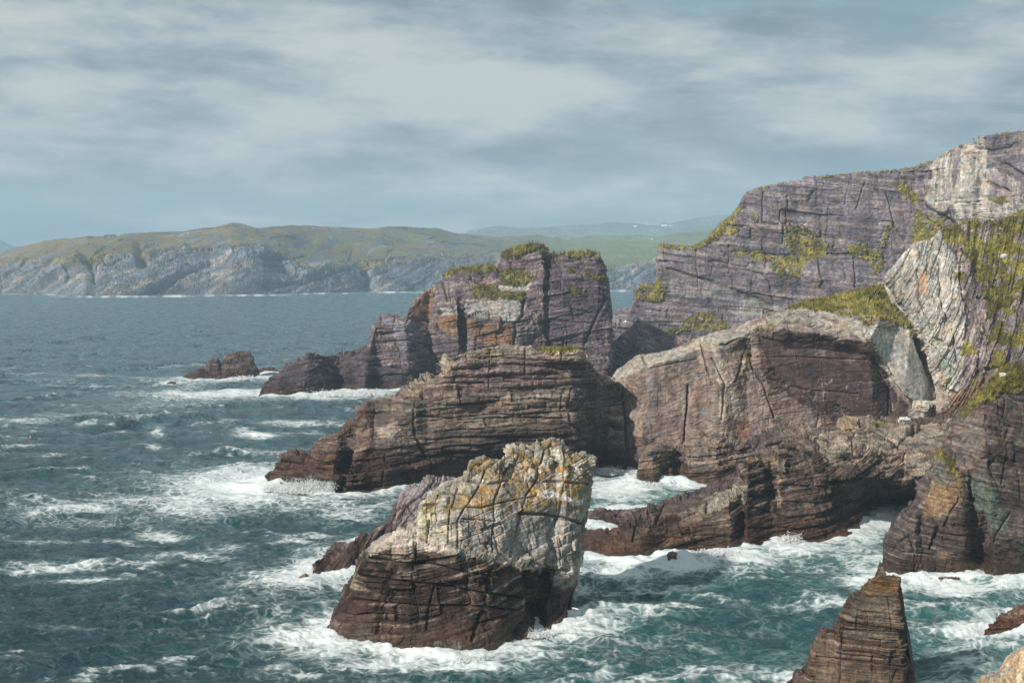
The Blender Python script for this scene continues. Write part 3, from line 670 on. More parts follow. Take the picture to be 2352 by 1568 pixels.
    build_rock('cliff', S, colr, 'smooth brown cliff wall folded into a huge pale arch with a grass cap', 'cliff', step=2.0, T=24, drop=.2, kind='structure',
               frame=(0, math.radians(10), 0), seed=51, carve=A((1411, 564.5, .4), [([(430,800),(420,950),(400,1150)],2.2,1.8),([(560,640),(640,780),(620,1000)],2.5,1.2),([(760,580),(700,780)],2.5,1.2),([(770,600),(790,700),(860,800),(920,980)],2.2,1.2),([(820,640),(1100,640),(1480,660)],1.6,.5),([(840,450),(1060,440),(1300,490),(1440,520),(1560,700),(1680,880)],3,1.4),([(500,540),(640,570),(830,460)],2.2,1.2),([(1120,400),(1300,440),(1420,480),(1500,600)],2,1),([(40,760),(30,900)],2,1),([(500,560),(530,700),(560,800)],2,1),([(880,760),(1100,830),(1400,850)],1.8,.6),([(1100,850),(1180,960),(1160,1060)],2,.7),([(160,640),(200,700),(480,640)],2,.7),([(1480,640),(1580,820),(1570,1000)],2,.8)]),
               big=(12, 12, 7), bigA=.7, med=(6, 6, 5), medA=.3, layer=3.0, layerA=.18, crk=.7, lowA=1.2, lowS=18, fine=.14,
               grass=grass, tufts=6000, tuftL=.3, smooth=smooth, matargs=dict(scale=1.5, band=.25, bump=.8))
folded_wall()

def right_hill():
    S = [
     [(2150,1065),(2150,985,10),(2144,900,12),(2103,790,14),(2064,710,18),(2032,656,22), 10],
     [(2160,1065),(2160,975,5),(2154,900,6),(2116,790,9),(2080,710,13),(2044,632,18), 14],
     [(2176,1065),(2176,965,3),(2168,900,4),(2136,790,6),(2104,690,10),(2064,605,16), 20],
     [(2200,1065),(2200,960,2),(2185,880,2),(2165,780,4),(2140,680,8),(2100,559,16), 30],
     [(2225,1065),(2225,955,0),(2208,875,1),(2190,780,4),(2170,680,9),(2140,550,20), 40],
     [(2245,1065),(2245,950,-2),(2230,870,1),(2212,780,4),(2190,670,9),(2162,526,22), 50],
     [(2290,1065),(2290,940,-4),(2280,870,2),(2265,780,8),(2245,680,16),(2225,509,34), 60],
     [(2350,1065),(2350,930,-6),(2345,860,2),(2335,770,10),(2320,670,22),(2300,503,42), 60],
     [(2400,1065),(2400,930,-6),(2400,860,2),(2400,770,10),(2390,670,22),(2360,480,46), 60],
     [(2520,1065),(2520,930,-6),(2520,860,2),(2520,770,10),(2520,670,22),(2520,430,46), 60],
    ]
    def colr(c):
        px, py, wx, wy, p = c['px'], c['py'], c['wx'], c['wy'], c['p']
        a = start(c, C(128, 116, 116), .3)
        vs = fbm(p / np.array([1.6, 1.6, 12]), 5, 71)
        pale = inpoly(wx, wy, [(2020,660),(2090,540),(2160,520),(2200,600),(2215,700),(2215,800),(2210,900),(2190,940),(2130,960),(2100,780)])
        a = mixc(a, C(178, 173, 163), .9 * pale)
        a = a * (1 + .45 * vs)[:, None]
        a = mixc(a, MINT, .5 * inpoly(wx, wy, [(2075,700),(2130,740),(2190,850),(2180,900),(2150,800)]))
        a = mixc(a, C(172, 138, 108), .7 * inpoly(wx, wy, [(2112,620),(2130,620),(2135,670),(2110,680)]))
        a = mixc(a, C(132, 106, 84), .85 * inpoly(wx, wy, [(2120,935),(2200,900),(2260,870),(2352,850),(2352,990),(2120,1000)]))
        a = mixc(a, C(88, 68, 56), .7 * inpoly(wx, wy, [(2110,960),(2150,925),(2200,930),(2180,975)]))
        # turf in tufts, dense uphill on the right, breaking up down the slope
        gf = fbm(p / np.array([5.5, 5.5, 4.5]), 5, 73, .55)
        reg = inpoly(px, py, [(2225,500),(2300,495),(2352,476),(2540,420),(2540,800),(2352,790),(2290,830),(2265,770),(2262,700),(2240,640),(2215,590),(2165,540),(2180,505)])
        reg2 = inpoly(px, py, [(2190,760),(2260,800),(2330,800),(2352,850),(2280,880),(2190,900),(2170,900)]) | inpoly(px, py, [(2195,600),(2215,600),(2210,760),(2190,740)])
        m = (reg & (gf > -.13)) | (reg2 & (gf > .16))
        c['gm'][:] = np.maximum(c['gm'], m)
        return a
    o = build_rock('cliff', S, colr, 'pale fluted rock face with a steep slope of tufted yellow green grass at right', 'cliff', step=1.8, T=50, drop=.02, kind='structure',
               frame=(0, math.radians(62), 0), carve=A((1975.7, 564.5, .24), [([(240,360),(480,800),(560,820)],2.5,1.5),([(520,830),(640,1150),(730,1500)],3,1.6),([(540,240),(560,520),(680,800)],2.5,1.4),([(760,150),(790,500),(850,760)],2.5,1.6),([(700,880),(860,960)],3,2),([(960,200),(1000,500),(1150,700),(1250,820)],2.5,1.4),([(620,900),(900,1180)],2,1),([(1120,500),(1560,620)],2.5,2),([(1200,1180),(1560,1120)],3,2),([(880,800),(940,1100)],2.5,1.2)]),
               seed=57, big=(20, 14, 3.0), bigA=1.0, med=(8, 6, 1.1), medA=.7, layer=1.5, layerA=1.0, crk=.6, lowA=1.8, lowS=14, fine=.25,
               tufts=8000, tuftL=.38, matargs=dict(scale=1.2, band=.7))
right_hill()

# ------------------------------------------------------------------ middle cliff with layered cap
def middle():
    S = [
     [(596,1111),(596,1110,.2),(597,1109.5,.3),(597,1109,.4),(598,1108.5,.5),(598,1108,.6),(599,1107,.8), 2],
     [(618,1116),(618,1108,1),(618,1104,1.5),(618,1100,2),(618,1096,2.5),(618,1093,3),(618,1086,4), 4],
     [(640,1120),(642,1110,2),(645,1100,3),(648,1090,4),(650,1082,5),(651,1072,6),(652,1062,7), 5],
     [(700,1127),(702,1110,2),(705,1095,4),(708,1080,6),(710,1068,8),(709,1057,10),(706,1045,12), 8],
     [(738,1131),(738,1105,1),(738,1085,3),(738,1065,4),(738,1045,6),(737,1025,9),(736,1003,12), 10],
     [(762,1132),(762,1100,1),(765,1078,2),(768,1058,3),(770,1035,5),(775,1012,8),(778,992,12), 10],
     [(772,1125,2),(780,1095,5),(790,1065,7),(800,1040,8),(808,1015,9),(812,995,11),(810,975,14), 12],
     [(785,1136),(795,1095,1),(808,1060,3),(820,1030,5),(832,1000,7),(838,970,10),(838,925,15), 12],
     [(830,1132),(835,1080,1),(842,1050,3),(848,1020,5),(858,985,8),(860,955,11),(858,921,15), 12],
     [(883,1130),(885,1070,1),(890,1040,4),(895,1010,5),(902,965,8),(904,938,12),(900,916,16), 13],
     [(937,1118),(940,1060,2),(945,1030,5),(950,1000,6),(950,935,7),(950,908,12),(944,886,16), 14],
     [(985,1111),(985,1055,2),(985,1030,7),(982,985,8),(980,920,9),(982,897,13),(985,870,17), 15],
     [(1015,1108),(1015,1055,2),(1013,1030,7),(1010,980,8),(1008,915,9),(1010,894,13),(1014,850,16), 16],
     [(1030,1106),(1030,1050,2.5),(1028,1030,8),(1026,980,8),(1022,912,9),(1024,893,12),(1024,828,15), 16],
     [(1060,1104),(1055,1050,3),(1050,1030,8),(1048,980,8),(1045,910,9),(1048,892,12),(1055,803,15), 16],
     [(1150,1098),(1150,1045,3),(1150,1030,9),(1150,975,9),(1150,908,9),(1150,892,11.5),(1150,796,14), 16],
     [(1222,1092),(1222,1040,4),(1222,1025,10),(1222,975,9),(1222,910,9),(1222,893,11),(1220,794,14), 16],
     [(1250,1090),(1250,1035,4),(1250,1020,10),(1250,975,9),(1250,912,9),(1250,893,11),(1233,807,13), 16],
     [(1320,1082),(1318,1040,4),(1318,1020,10),(1316,975,9),(1316,920,9),(1318,890,11),(1322,809,14), 16],
     [(1345,1078),(1345,1038,5),(1342,1015,11),(1340,968,10),(1338,920,10),(1338,890,12),(1340,824,16), 16],
     [(1368,1070),(1366,1035,6),(1364,1010,12),(1360,960,12),(1358,920,12),(1357,890,14),(1360,829,18), 14],
     [(1400,1076),(1398,1040,4),(1395,1000,7),(1392,960,8),(1390,920,10),(1386,890,12),(1380,864,15), 12],
     [(1440,1084),(1438,1050,1),(1436,1000,4),(1432,960,5),(1428,920,7),(1424,890,10),(1420,866,14), 10],
    ]
    for s in S:
        if s[0][0] > 830:
            k = (Wd(*s[0][:2]) - Wd(830, 1132)) * 1.35 * float(np.interp(s[0][0], [1320, 1450], [1, 0])); s[1] = (*s[1][:2], s[1][2] - .35 * k)
            for i in range(2, 7): s[i] = (*s[i][:2], s[i][2] - .6 * k)
    grass = [[(1240,805),(1318,806),(1325,813),(1290,815),(1245,811)]]
    def colr(c):
        px, py, wx, wy, p = c['px'], c['py'], c['wx'], c['wy'], c['p']
        a = start(c, C(114, 100, 92), .4)
        a = mixc(a, C(160, 146, 128), .7 * inpoly(wx, wy, [(1015,830),(1055,800),(1230,790),(1335,806),(1362,826),(1362,838),(1320,830),(1200,812),(1070,822),(1035,850),(1010,880),(940,900),(935,885),(1000,860)]))
        a = mixc(a, C(122, 104, 104), .6 * inpoly(wx, wy, [(1050,820),(1350,830),(1355,890),(1040,890)]))
        a = mixc(a, C(136, 120, 106), .6 * inpoly(wx, wy, [(1000,915),(1300,910),(1310,955),(1000,990),(960,960)]))
        a = mixc(a, C(184, 166, 150), .75 * inpoly(wx, wy, [(865,985),(910,965),(925,990),(900,1010),(870,1005)]))
        a = mixc(a, C(62, 50, 46), .75 * inpoly(wx, wy, [(1000,985),(1330,965),(1400,960),(1400,1050),(1000,1045)]))
        a = mixc(a, C(66, 48, 42), .7 * inpoly(wx, wy, [(600,1120),(780,1050),(950,1030),(1400,1040),(1450,1100),(800,1150)]))
        a = mixc(a, C(92, 58, 44), .5 * inpoly(wx, wy, [(600,1120),(600,1090),(736,1000),(850,930),(860,1040),(880,1140)]))
        a = mixc(a, C(150, 108, 60), .5 * inpoly(wx, wy, [(735,1060),(760,1050),(770,1085),(740,1100)]))
        return tide(c, a, 5, 11, dark=C(74, 54, 46), rust=C(71, 53, 43))
    build_rock('cliff', S, colr, 'long brown headland ridge with a layered flat cap and a tapering rocky point', 'cliff', step=1.9, T=14, drop=.05, kind='structure',
               frame=(0, math.radians(3), 0), seed=61, carve=A((517.4, 752.6, .42), [([(1230,170),(1500,165),(1900,190)],1.8,.8),([(1200,215),(1600,200),(1990,225)],2.4,1.4),([(1190,255),(1600,270),(1980,290)],1.6,.8),([(1080,350),(1300,340),(1640,330),(1980,310)],4,2.2),([(1060,480),(1300,500),(1600,490),(1850,500)],2.2,1.2),([(1100,610),(1400,590),(1700,600)],2.5,1.2),([(1050,700),(1400,720),(1560,700)],2.5,1.4),([(1640,110),(1640,250)],1.8,1),([(1450,120),(1440,330)],1.6,.8),([(1840,370),(1840,520)],1.8,1),([(1030,400),(1040,600),(1100,700)],3,1.6),([(760,560),(740,640),(660,740),(630,900)],7,4),([(700,740),(690,880)],1.8,.8),([(870,700),(860,880)],2,1),([(1000,760),(1000,860)],2,1),([(1130,700),(1120,850)],2,1),([(1900,300),(1880,500),(1980,640)],3,1.6),([(2110,520),(2190,560),(2200,700)],6,4)]),
               big=(14, 11, 3.4), bigA=.9, med=(4.5, 4, 1.2), medA=.7, layer=2.1, layerA=1.7, crk=.6, lowA=1.3, lowS=12, fine=.22,
               grass=grass, tufts=900, tuftL=.45, matargs=dict(scale=1.15, band=.9))
middle()

# ------------------------------------------------------------------ low ledges in front of the folded wall
def ledges():
    S = [
     [(1461,1113),(1462,1090,1),(1468,1058,2),(1474,1044,6), 6],
     [(1500,1112),(1498,1080,1),(1494,1035,3),(1498,1027,8), 8],
     [(1545,1102),(1545,1075,1),(1548,1033,3),(1552,1025,8), 8],
     [(1560,1104,3),(1560,1080,6),(1562,1045,8),(1565,1032,10), 8],
     [(1582,1108),(1580,1085,1),(1576,1018,3),(1588,1003,10), 10],
     [(1640,1108),(1645,1085,0),(1650,1020,3),(1650,1001,12), 10],
     [(1680,1106),(1685,1080,3),(1688,1025,5),(1690,1010,14), 10],
     [(1740,1106),(1740,1070,5),(1740,1028,8),(1745,1008,20), 10],
     [(1785,1106),(1785,1060,8),(1788,1010,12),(1792,985,26), 8],
     [(1810,1106),(1810,1060,8),(1810,1000,14),(1815,976,30), 8],
     [(1860,1106),(1860,1060,8),(1860,1005,14),(1865,978,30), 8],
     [(1900,1106),(1900,1060,8),(1900,1010,14),(1900,988,28), 8],
     [(1940,1106),(1940,1060,8),(1940,1000,14),(1950,978,28), 8],
     [(2030,1106),(2030,1060,8),(2030,1000,14),(2030,975,28), 8],
    ]
    def colr(c):
        a = start(c, C(122, 104, 94), .4)
        a = mixc(a, C(156, 140, 122), .6 * sstep(0, .35, fbm(c['p'] / np.array([5, 5, 1.2]), 4, 8)))
        a = patch(c, a, [[(1690,1040),(1720,1005),(1790,990),(1800,1010),(1740,1050)]], C(84, 72, 74), .7)
        return tide(c, a, 3, 5.5, dark=C(84, 62, 52), rust=C(87, 67, 49))
    build_rock('rock_ledge', S, colr, 'broken brown rock ledge at the foot of the folded wall behind the inlet', 'rock ledge', step=1.9, T=9, drop=0,
               warp=.4, seed=71, big=(7, 7, 3.2), bigA=1.3, med=(3.4, 3, 1.1), medA=.7, layer=1.3, layerA=1.1, lowA=1.0, lowS=9, fine=.2, frame=(0, math.radians(5), 0), matargs=dict(scale=1.0))
    S = [
     [(1322,1278),(1322,1264,2),(1322,1254,4),(1322,1248,6),(1322,1244,8),(1322,1240,10), 6],
     [(1409,1278),(1409,1262,1),(1412,1245,4),(1415,1235,6),(1418,1228,8),(1420,1219,11), 5],
     [(1445,1284),(1445,1265,2),(1445,1240,4),(1440,1220,7),(1438,1208,9),(1436,1198,13), 6],
     [(1470,1286),(1470,1265,2),(1470,1240,5),(1462,1215,9),(1460,1195,13),(1465,1178,18), 8],
     [(1530,1272),(1530,1250,1),(1530,1215,5),(1525,1195,9),(1520,1175,14),(1525,1157,22), 8],
     [(1600,1264),(1600,1240,1),(1602,1205,3),(1600,1180,9),(1605,1155,16),(1608,1130,28), 8],
     [(1677,1264),(1677,1235,1),(1677,1190,3),(1675,1150,6),(1672,1130,18),(1668,1104,34), 8],
     [(1706,1258),(1706,1230,3),(1706,1180,7),(1706,1135,10),(1702,1110,16),(1700,1090,34), 8],
     [(1716,1257),(1716,1230,1),(1714,1180,3),(1714,1125,3),(1716,1062,6),(1718,1052,16), 9],
     [(1770,1243),(1770,1215,1),(1770,1150,3),(1770,1080,4),(1774,1052,6),(1778,1048,18), 9],
     [(1782,1242),(1782,1212,1),(1785,1150,1),(1788,1080,1),(1786,1042,3),(1793,1032,20), 12],
     [(1800,1240),(1800,1212,0),(1800,1150,0),(1802,1080,1),(1800,1040,3),(1806,1028,22), 12],
     [(1870,1240),(1870,1210,1),(1870,1150,1),(1875,1080,3),(1870,1045,8),(1860,1003,40), 12],
     [(1900,1237),(1900,1205,2),(1900,1140,2),(1903,1090,2),(1903,1050,10),(1905,993,50), 14],
     [(1915,1236),(1915,1200,7),(1918,1145,9),(1920,1092,3),(1920,1045,11),(1925,985,54), 14],
     [(1960,1233),(1960,1200,9),(1960,1150,12),(1960,1095,2),(1960,1040,14),(1965,976,60), 14],
     [(2017,1216,5),(2015,1190,18),(2015,1150,19),(2015,1097,3),(2020,1040,15),(2030,965,62), 14],
     [(2070,1206),(2070,1180,20),(2070,1150,20),(2070,1102,4),(2075,1040,15),(2080,965,62), 14],
     [(2130,1200),(2130,1160,10),(2130,1130,10),(2130,1090,4),(2130,1040,15),(2140,966,60), 14],
     [(2230,1195),(2230,1160,10),(2230,1130,10),(2230,1090,4),(2230,1040,15),(2240,962,60), 14],
    ]
    def colr(c):
        px, py, wx, wy, p = c['px'], c['py'], c['wx'], c['wy'], c['p']
        a = start(c, C(106, 88, 80), .4)
        up = inpoly(wx, wy, [(1860,1005),(1930,975),(2200,960),(2200,1090),(2050,1095),(1960,1080),(1900,1075),(1880,1030)])
        a = mixc(a, C(182, 166, 146), .85 * up * sstep(-.4, .2, fbm(p / np.array([6, 6, 1.2]), 4, 18)))
        a = mixc(a, C(186, 172, 152), .75 * inpoly(wx, wy, [(1905,1010),(1935,1000),(1945,1035),(1910,1045)]))
        a = mixc(a, C(182, 160, 142), .6 * inpoly(wx, wy, [(2035,1035),(2090,1030),(2100,1060),(2050,1068)]))
        a = mixc(a, C(176, 164, 146), .75 * inpoly(wx, wy, [(1630,1150),(1665,1120),(1720,1110),(1720,1150),(1660,1165),(1620,1185)]))
        a = mixc(a, C(150, 138, 122), .6 * inpoly(wx, wy, [(1560,1180),(1630,1150),(1620,1190),(1570,1200)]))
        a = mixc(a, C(158, 134, 102), .75 * inpoly(wx, wy, [(1716,1065),(1718,1050),(1778,1048),(1778,1070)]))
        a = mixc(a, C(170, 152, 134), .7 * inpoly(px, py, [(1778,1060),(1789,1045),(1796,1090),(1794,1165),(1784,1165)]))
        a = mixc(a, C(96, 82, 82), .6 * inpoly(wx, wy, [(1450,1180),(1560,1140),(1680,1100),(1690,1110),(1600,1150),(1480,1200)]))
        a = mixc(a, C(80, 66, 60), .7 * inpoly(wx, wy, [(1905,1090),(2000,1095),(2120,1105),(2120,1210),(1905,1240)]))  # cave under the platform: its shade is put into the colour
        g = inpoly(wx, wy, [(2000,966),(2040,962),(2100,966),(2080,972),(2020,978)])
        c['gm'][:] = np.maximum(c['gm'], g * (fbm(p / 2, 3, 8) > -.1))
        return tide(c, a, 4.2, 6.5, dark=C(80, 58, 48), rust=C(90, 65, 47))
    build_rock('rock_ledge', S, colr, 'wide stepped brown rock platform with rusty base and cubic blocks above the surf', 'rock ledge', step=1.8, T=10, drop=0,
               carve=A((1317, 940.8, .34), [([(1005,610),(1200,650),(1420,720)],2,1),([(800,750),(1000,720),(1200,790),(1500,800)],1.8,.7),([(1372,300),(1366,500),(1360,690)],2.5,1.6),([(1725,430),(1715,560),(1700,860)],2.5,1.8),([(1400,400),(1720,410)],2.2,1),([(1400,500),(1700,520)],1.8,.7),([(1420,620),(1700,630)],1.8,.6),([(1370,300),(1720,310)],2,.8),([(640,600),(560,750)],2.2,1.2),([(900,620),(880,720)],2,1),([(820,850),(1200,860),(1560,870)],2,.8),([(1720,330),(2240,300)],1.8,.7),([(1730,400),(2000,410),(2250,380)],2,1),([(2070,170),(2240,270),(2230,440)],2,1.2),([(1880,180),(1900,300)],2.2,1.2),([(1170,420),(1370,400)],2,1),([(1220,480),(1215,640)],2,.9),([(430,720),(400,900)],2,1),([(1500,250),(1720,260)],2,.8)]),
               tone=.85, warp=.4, seed=73, big=(10, 9, 3.4), bigA=.9, med=(4, 3.6, 1.1), medA=.6, layer=1.5, layerA=1.15, lowA=.9, lowS=10, fine=.16, frame=(0, math.radians(7), 0), matargs=dict(scale=.95))
    S = [[(1318,1204),(1318,1192,1),(1320,1180,2),(1322,1174,4), 6], [(1360,1203),(1360,1190,1),(1360,1178,2),(1362,1172,5), 6], [(1410,1201),(1410,1190,1),(1412,1176,3),(1412,1170,6), 6],
         [(1450,1197),(1452,1186,1),(1455,1176,3),(1458,1170,6), 6], [(1490,1192),(1490,1184,1),(1490,1176,3),(1490,1170,5), 6]]
    build_rock('rock_ledge', S, lambda c: tide(c, start(c, C(108, 92, 92), .4), .6, 1.6), 'low purplish rock arm between the front stack and the stepped platform', 'rock ledge', step=1.7, T=6,
               seed=77, big=(3, 3, 2), bigA=.8, med=(1.2, 1.2, .8), medA=.4, layer=.8, layerA=.3, lowA=.5, lowS=6, fine=.15, matargs=dict(scale=.8))
ledges()

# ------------------------------------------------------------------ dark cliff at the right, nearer
def right_cliff():
    S = [
     [(2030,1312),(2028,1300,.5),(2027,1275,1),(2029,1245,2),(2040,1220,3),(2048,1208,4), 5],
     [(2045,1322),(2043,1300,.5),(2042,1270,1),(2045,1235,2.5),(2054,1215,4),(2060,1200,6), 7],
     [(2070,1326),(2068,1300,0),(2066,1265,1),(2068,1230,3),(2075,1205,5),(2080,1187,7), 8],
     [(2105,1324),(2105,1295,0),(2104,1255,0),(2103,1215,2),(2104,1185,4),(2104,1155,8), 8],
     [(2115,1324),(2118,1295,1),(2118,1255,2),(2115,1215,4),(2114,1175,5),(2118,1127,9), 8],
     [(2150,1320),(2150,1290,0),(2145,1250,.5),(2140,1200,.5),(2135,1130,4),(2144,1051,10), 8],
     [(2185,1320),(2185,1290,0),(2185,1250,-1),(2180,1185,-1.5),(2175,1110,2),(2174,1040,9), 9],
     [(2215,1320),(2213,1290,1),(2215,1250,-.5),(2212,1185,-.5),(2198,1080,4),(2178,990,12), 12],
     [(2243,1322),(2240,1290,4),(2240,1245,5),(2236,1170,5),(2222,1080,5),(2200,968,12), 14],
     [(2258,1321),(2258,1290,6),(2256,1245,6),(2254,1165,2),(2242,1060,2),(2230,940,11), 16],
     [(2278,1320),(2280,1290,1),(2278,1245,-1.5),(2274,1160,-1.5),(2266,1040,0),(2258,910,10), 18],
     [(2310,1316),(2310,1285,0),(2312,1240,-2.5),(2310,1160,-1),(2306,1040,1.5),(2300,870,11), 20],
     [(2352,1310),(2352,1280,0),(2352,1230,-3),(2352,1150,-2),(2350,1030,1),(2335,848,12), 20],
     [(2430,1300),(2430,1270,0),(2430,1200,-3),(2430,1120,-3),(2430,1000,0),(2430,842,14), 20],
     [(2540,1300),(2540,1270,0),(2540,1200,-3),(2540,1120,-3),(2540,1000,0),(2540,830,14), 20],
    ]
    grass = [[(2315,845),(2352,838),(2540,826),(2540,870),(2352,888),(2330,905),(2300,905),(2275,925),(2262,925),(2240,940),(2215,965),(2212,955),(2255,905),(2290,870)],
             [(2145,1048),(2170,1040),(2190,1060),(2205,1095),(2195,1090),(2170,1055)]]
    def colr(c):
        px, py, wx, wy, p = c['px'], c['py'], c['wx'], c['wy'], c['p']
        a = start(c, C(100, 88, 84), .3)
        a = a * (1 + .35 * fbm(p / np.array([1.4, 1.4, 9]), 4, 21))[:, None]
        a = mixc(a, C(128, 146, 132), .75 * sstep(-.4, .1, c['rough'] + .3 * c['low']) * inpoly(wx, wy, [(2215,1100),(2245,1090),(2285,1110),(2298,1145),(2320,1190),(2318,1230),(2290,1250),(2262,1230),(2250,1170),(2225,1150)]))
        a = mixc(a, C(140, 124, 114), .7 * inpoly(wx, wy, [(2170,1000),(2215,960),(2260,930),(2265,1010),(2250,1060),(2225,1090),(2190,1060)]))
        a = mixc(a, C(180, 148, 108), .8 * inpoly(wx, wy, [(2130,1140),(2150,1100),(2180,1110),(2215,1090),(2210,1140),(2180,1175),(2150,1200),(2120,1180)]))
        a = mixc(a, C(150, 148, 132), .6 * inpoly(wx, wy, [(2140,1050),(2165,1045),(2195,1090),(2170,1120),(2140,1110)]))
        a = mixc(a, C(110, 92, 78), .6 * inpoly(wx, wy, [(2160,1190),(2250,1170),(2260,1310),(2150,1310)]))
        a = mixc(a, C(178, 160, 128), .6 * inpoly(wx, wy, [(2150,1260),(2170,1262),(2190,1315),(2165,1315)]))
        a = mixc(a, C(122, 106, 92), .55 * inpoly(wx, wy, [(2285,1250),(2340,1200),(2330,1290),(2290,1290)]))
        return tide(c, a, 2.8, 4.0, dark=C(86, 66, 54), rust=C(83, 69, 54))
    build_rock('cliff', S, colr, 'dark banded cliff with a mint green stain and an orange block at the right edge', 'cliff', step=1.7, T=20, drop=-.05, kind='structure',
               frame=(0, math.radians(-12), math.radians(0)), carve=A((1787.5, 846.7, .33), [([(1330,620),(1340,900),(1420,980),(1430,1200),(1490,1250),(1500,1400)],4,2),([(1040,960),(1100,1100),(1060,1250)],3,1.6),([(1170,600),(1310,750),(1330,850)],2.5,1.2),([(1110,740),(1250,900),(1150,1100)],2,1),([(1620,1000),(1500,1200),(1490,1300)],2,1),([(1440,330),(1430,600),(1530,800)],2,.9),([(1570,200),(1600,600),(1560,800)],2,.8),([(1640,500),(1700,900)],2,.8),([(800,1250),(900,1150),(960,1300),(940,1420)],2.2,1),([(1100,1150),(1400,1170)],2,.7),([(1410,600),(1500,650)],6,2),([(1240,300),(1200,500),(1170,700)],2,.8)]),
               seed=81, big=(10, 9, 4), bigA=.8, med=(4, 3.5, 1.2), medA=.45, layer=1.0, layerA=.5, crk=.6, lowA=.9, lowS=10, fine=.14,
               tone=.72, grass=grass, tufts=4500, tuftL=.3, matargs=dict(scale=.8, band=1.1))
right_cliff()

